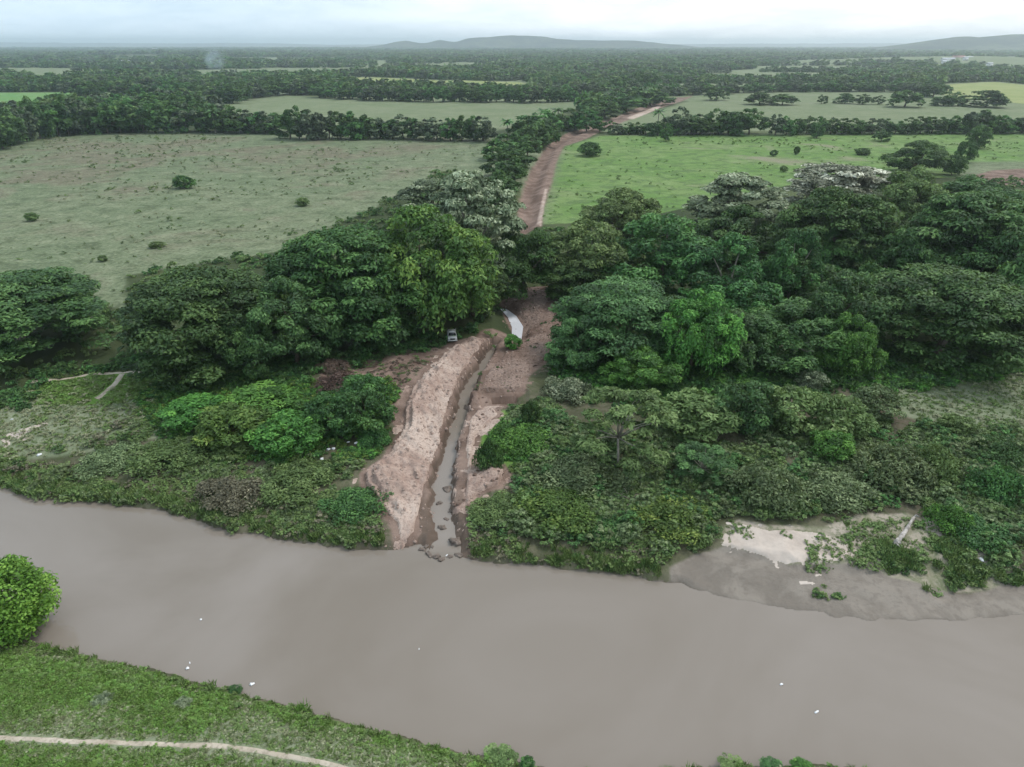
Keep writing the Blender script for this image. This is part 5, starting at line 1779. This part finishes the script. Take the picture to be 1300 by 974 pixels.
def log():
    a, b = G(1136, 693), G(1161, 659)
    t = thing('driftwood_log', 'pale weathered log lying on the weedy sand at the right', 'log', (a[0], a[1], a[2]))
    d = b - a
    L = np.linalg.norm(d)
    pts, rad = [], []
    for i in range(11):
        s = i / 10
        pts.append((d[0] * s + 0.10 * math.sin(s * 5), d[1] * s, d[2] * s + 0.34 - 0.1 * s + 0.04 * math.sin(s * 9)))
        rad.append(0.31 * (1 - 0.55 * s) * (1 + 0.12 * math.sin(i * 2.2)))
    MB().tube(pts, rad, 12, 0.10).build('trunk', M['wood_grey'], t, True)
    e = pts[-1]
    MB().tube([e, (e[0] + .3, e[1] + .25, e[2] + .15), (e[0] + .55, e[1] - .05, e[2] + .1)], [.14, .13, .12], 8, .1).build('branch', M['wood_grey'], t, True)
    for k, (dx, dy, dz) in enumerate(((-.5, -.4, -.15), (.35, -.7, -.2), (-.1, -.8, .3), (.55, -.2, .25))):
        MB().tube([(0, 0, .34), (dx * .6, dy * .6, .34 + dz * .6), (dx, dy, .34 + dz)], [.22, .13, .05], 6, .1).build('root', M['wood_grey'], t, True)


log()


def rock(px, py, r, seed, label, lift=0.15, mat='rock'):
    g = G(px, py)
    o = MB().lump((0, 0, 0), (r[0], r[1], r[2] * 0.8), seed, 0.6, 12, 8).build('mud_clod', M[mat], None, True)
    o.location = (g[0], g[1], max(g[2], 0) + lift * r[2])
    o.rotation_euler = (0, 0, seed)
    tag(o, label, 'clod', 'clods of earth at the stream mouth')


for i, (px, py, r, lab) in enumerate([
        (562, 671, (.7, .5, .45), 'dark earth clod splitting the stream above its mouth'),
        (545, 706, (.55, .3, .25), 'green-topped clod lying off the stream mouth'),
        (554, 708, (.6, .35, .28), 'dark clod right of the green-topped one off the stream mouth'),
        (541, 694, (.35, .25, .18), 'small clod at the left side of the stream mouth'),
        (548, 695, (.3, .22, .16), 'tiny clod next to the small one at the stream mouth'),
        (569, 622, (.8, .7, .5), 'large brown clod stranded in the middle of the stream'),
        (578, 690, (.8, .7, .7), 'dark earth stack on the right of the stream mouth'),
        (572, 650, (.5, .4, .35), 'earth clod against the right stream wall'),
        (536, 700, (.4, .3, .2), 'low clod at the far left of the outflow'),
        (560, 712, (.45, .3, .2), 'half-sunk clod in the outflow in front of the stream mouth'),
        (571, 708, (.35, .3, .2), 'half-sunk clod right of the middle of the outflow'),
        (583, 706, (.5, .35, .25), 'clod at the right corner of the outflow'),
        (558, 640, (.5, .35, .3), 'clod in the stream below the large stranded clod'),
        (577, 600, (.4, .35, .25), 'small clod on the right margin above the large stranded clod'),
        (566, 660, (.4, .3, .25), 'small clod just above the dark clod that splits the stream'),
        (592, 520, (.5, .7, .8), 'dark boulder at the narrow part of the stream'),
        (572, 530, (.8, .6, .5), 'brown slumped lump on the left stream edge')]):
    rock(px, py, r, 20 + i, lab)


def litter(px, py, s, seed, label, on_water=False):
    g = P(px, py, 0) if on_water else G(px, py)
    n = np.random.default_rng(seed)
    if seed % 3 == 0:
        t = thing('plastic_bottle', label, 'litter', (g[0], g[1], g[2] + (0.02 if on_water else 0.08)), n.uniform(0, 6))
        MB().tube([(-s * .5, 0, 0), (-s * .45, 0, 0), (s * .2, 0, 0), (s * .35, 0, 0), (s * .42, 0, 0)], [s * .1, s * .17, s * .17, s * .1, s * .06], 10).build('bottle_body', M['plastic'], t, True)
        MB().tube([(s * .42, 0, 0), (s * .5, 0, 0)], [s * .075, s * .075], 8).build('bottle_cap', M['steel'], t)
    else:
        mb = MB().lump((0, 0, 0), (s * .6, s * .45, s * .28), seed, 0.6, 11, 8)
        o = mb.build('plastic_bag', M['plastic'], None, False)
        o.location = (g[0], g[1], g[2] + s * 0.15)
        o.rotation_euler = (0, 0, seed)
        tag(o, label, 'litter')


for i, (px, py, s_, lab, w) in enumerate([
        (1037, 904, 0.55, 'white bottle floating on the brown river at the lower right', True),
        (417, 571, 0.5, 'left white bag of the pair below the dark bushes', False),
        (423.5, 570, 0.5, 'right white bag of the pair below the dark bushes', False),
        (442, 562, 0.6, 'whitish bottle in the shade of the low dark bush', False),
        (452, 563, 0.5, 'small white bag nearest the spoil bank', False),
        (409, 584, 0.6, 'white bag lowest of the litter beside the vines', False),
        (15, 533, 0.5, 'white bottle on the left turf above the sandy patch', False),
        (50, 578, 0.5, 'pale bag on the left bank below the sandy patch', False),
        (238, 849, 0.35, 'white bag floating by the near shore', True),
        (241, 842, 0.3, 'tiny white bottle floating just above the near shore bag', True),
        (320, 869, 0.35, 'pale bag stranded where the near weeds begin', True),
        (255, 787, 0.25, 'tiny white bag adrift in the left middle of the river', True),
        (532, 824, 0.25, 'tiny white bottle adrift in mid river', True),
        (992, 869, 0.25, 'tiny pale bag adrift upstream of the floating bottle', True),
        (1246, 711, 0.5, 'white bag caught on the weedy shore at the right', False),
        (567, 706, 0.4, 'white bottle lying among the clods at the stream mouth', False)]):
    litter(px, py, s_, i if i else 3, lab, w)


def house(px, py, w, d, h, wall, roof, label, gable=True, turn=0.0):
    g = G(px, py)
    t = thing('house', label, 'house', (g[0], g[1], g[2] - 0.3), turn)
    MB().box((0, 0, h / 2), (w, d, h)).build('wall', M[wall], t)
    r = MB()
    if gable:
        e = 0.6
        r.v = [(-w / 2 - e, -d / 2 - e, h), (w / 2 + e, -d / 2 - e, h), (w / 2 + e, d / 2 + e, h), (-w / 2 - e, d / 2 + e, h), (-w / 2 - e, 0, h + d * .28), (w / 2 + e, 0, h + d * .28)]
        r.v = r.v
        r.f = [(0, 1, 5, 4), (2, 3, 4, 5), (0, 3, 2, 1)]
        me = mk_mesh('roof', r.v, [f for f in r.f], mats=[M[roof]])
        ob('roof', me, t)
    else:
        r.box((0, 0, h + 0.2), (w + .8, d + .8, .4)).build('roof', M[roof], t)
    n = max(2, int(w / 5))
    for i in range(n):
        x = (i + .5) / n * w - w / 2
        if i == n // 2:
            MB().box((x, -d / 2 - 0.03, 1.2), (1.4, 0.1, 2.4)).build('door', M['glass'], t)
        else:
            MB().box((x, -d / 2 - 0.03, h * 0.55), (1.6, 0.1, 1.4)).build('window', M['glass'], t)


for a in [(1216, 76.5, 30, 16, 13, 'wall_pink', 'roof_red', 'large pink building among trees below the right hills', False),
          (1203, 78, 34, 12, 6, 'wall_white', 'roof_zinc', 'long white building left of the pink building', True),
          (1199, 81.5, 15, 10, 7, 'wall_white', 'roof_zinc', 'white house below the long white building', True),
          (1225, 77, 11, 9, 7, 'wall_white', 'roof_zinc', 'small white house directly right of the pink building', True),
          (1231, 76.5, 15, 10, 8, 'wall_white', 'roof_zinc', 'white house at the right end of the pink building group', True),
          (1256, 84, 12, 9, 6, 'wall_white', 'roof_zinc', 'isolated white house near the right edge of the plain', True),
          (1248, 76, 36, 10, 5, 'wall_white', 'roof_zinc', 'long low pale shed right of the pink building group', True),
          (197, 66, 30, 18, 16, 'wall_white', 'roof_zinc', 'white building on the far plain at the left', True),
          (160, 80.5, 20, 10, 5, 'wall_white', 'roof_zinc', 'low white roofed shed on the far left plain', True)]:
    house(*a)


# dead branches on the right earth rim
def dead_branches(px, py, seed, label):
    g = G(px, py)
    n = np.random.default_rng(seed)
    t = thing('dead_branch', label, 'branch', tuple(g))
    for i in range(9):
        a = n.uniform(0, 6.28)
        L = n.uniform(1.2, 2.8)
        z = n.uniform(.3, 1.4)
        MB().tube([(n.normal(0, .3), n.normal(0, .3), -.1), (math.cos(a) * L * .5, math.sin(a) * L * .5, z), (math.cos(a) * L, math.sin(a) * L, z * n.uniform(.4, 1.5))], [.07, .05, .02], 5).build('twig', M['twig'], t)


dead_branches(703, 474, 1, 'bare dead branches tangled on the right earth rim')
dead_branches(695, 458, 2, 'dead twigs on the slope above the tangled branches')
dead_branches(800, 640, 3, 'dry sticks among the grey-brown scrub of the right bank')


# ------------------------------------------------------------------ air
def smoke():
    m = bpy.data.materials.new('smoke')
    m.use_nodes = True
    t = m.node_tree
    t.nodes.remove(t.nodes['Principled BSDF'])
    v = nd(t, 'ShaderNodeVolumePrincipled')
    v.inputs['Color'].default_value = (0.72, 0.86, 1.0, 1)
    tc = nd(t, 'ShaderNodeTexCoord')
    ln = nd(t, 'ShaderNodeVectorMath', operation='DISTANCE')
    lk(t, tc.outputs['Object'], ln.inputs[0])
    ln.inputs[1].default_value = (0, 0, 26)
    fall = ramp(t, ln.outputs['Value'], 25.0, 4.0, 0.0, 1.0)
    lk(t, math_(t, 'MULTIPLY', fall, ramp(t, noise(t, tc.outputs['Object'], 0.06, 3, 0.6), 0.36, 0.66, 0.002, 0.03)), v.inputs['Density'])
    lk(t, v.outputs[0], t.nodes['Material Output'].inputs['Volume'])
    p = P(283, 93, 3)
    mb = MB().lump((0, 0, 26), (26, 26, 24), 4, .2, 14, 10)
    o = mb.build('smoke', m, None, True)
    o.location = p
    o.rotation_euler = (0, -0.5, 0)
    tag(o, 'thin blue smoke rising from the wood at the far left', 'smoke', kind='stuff')


smoke()


def haze():
    m = bpy.data.materials.new('haze')
    m.use_nodes = True
    t = m.node_tree
    t.nodes.remove(t.nodes['Principled BSDF'])
    v = nd(t, 'ShaderNodeVolumePrincipled')
    v.inputs['Color'].default_value = (0.82, 0.92, 1.0, 1)
    v.inputs['Density'].default_value = 0.000115
    v.inputs['Anisotropy'].default_value = 0.65
    lk(t, v.outputs[0], t.nodes['Material Output'].inputs['Volume'])
    top = max(v.co.z for h in bpy.data.objects if h.name.startswith('hills') for v in h.data.vertices) + 4.0
    o = MB().box((0, 10300, (top - 4.0) / 2), (56000, 22400, top + 4.0)).build('haze', m)

    tag(o, 'pale blue haze filling the air over the plain', 'haze', kind='stuff')


haze()
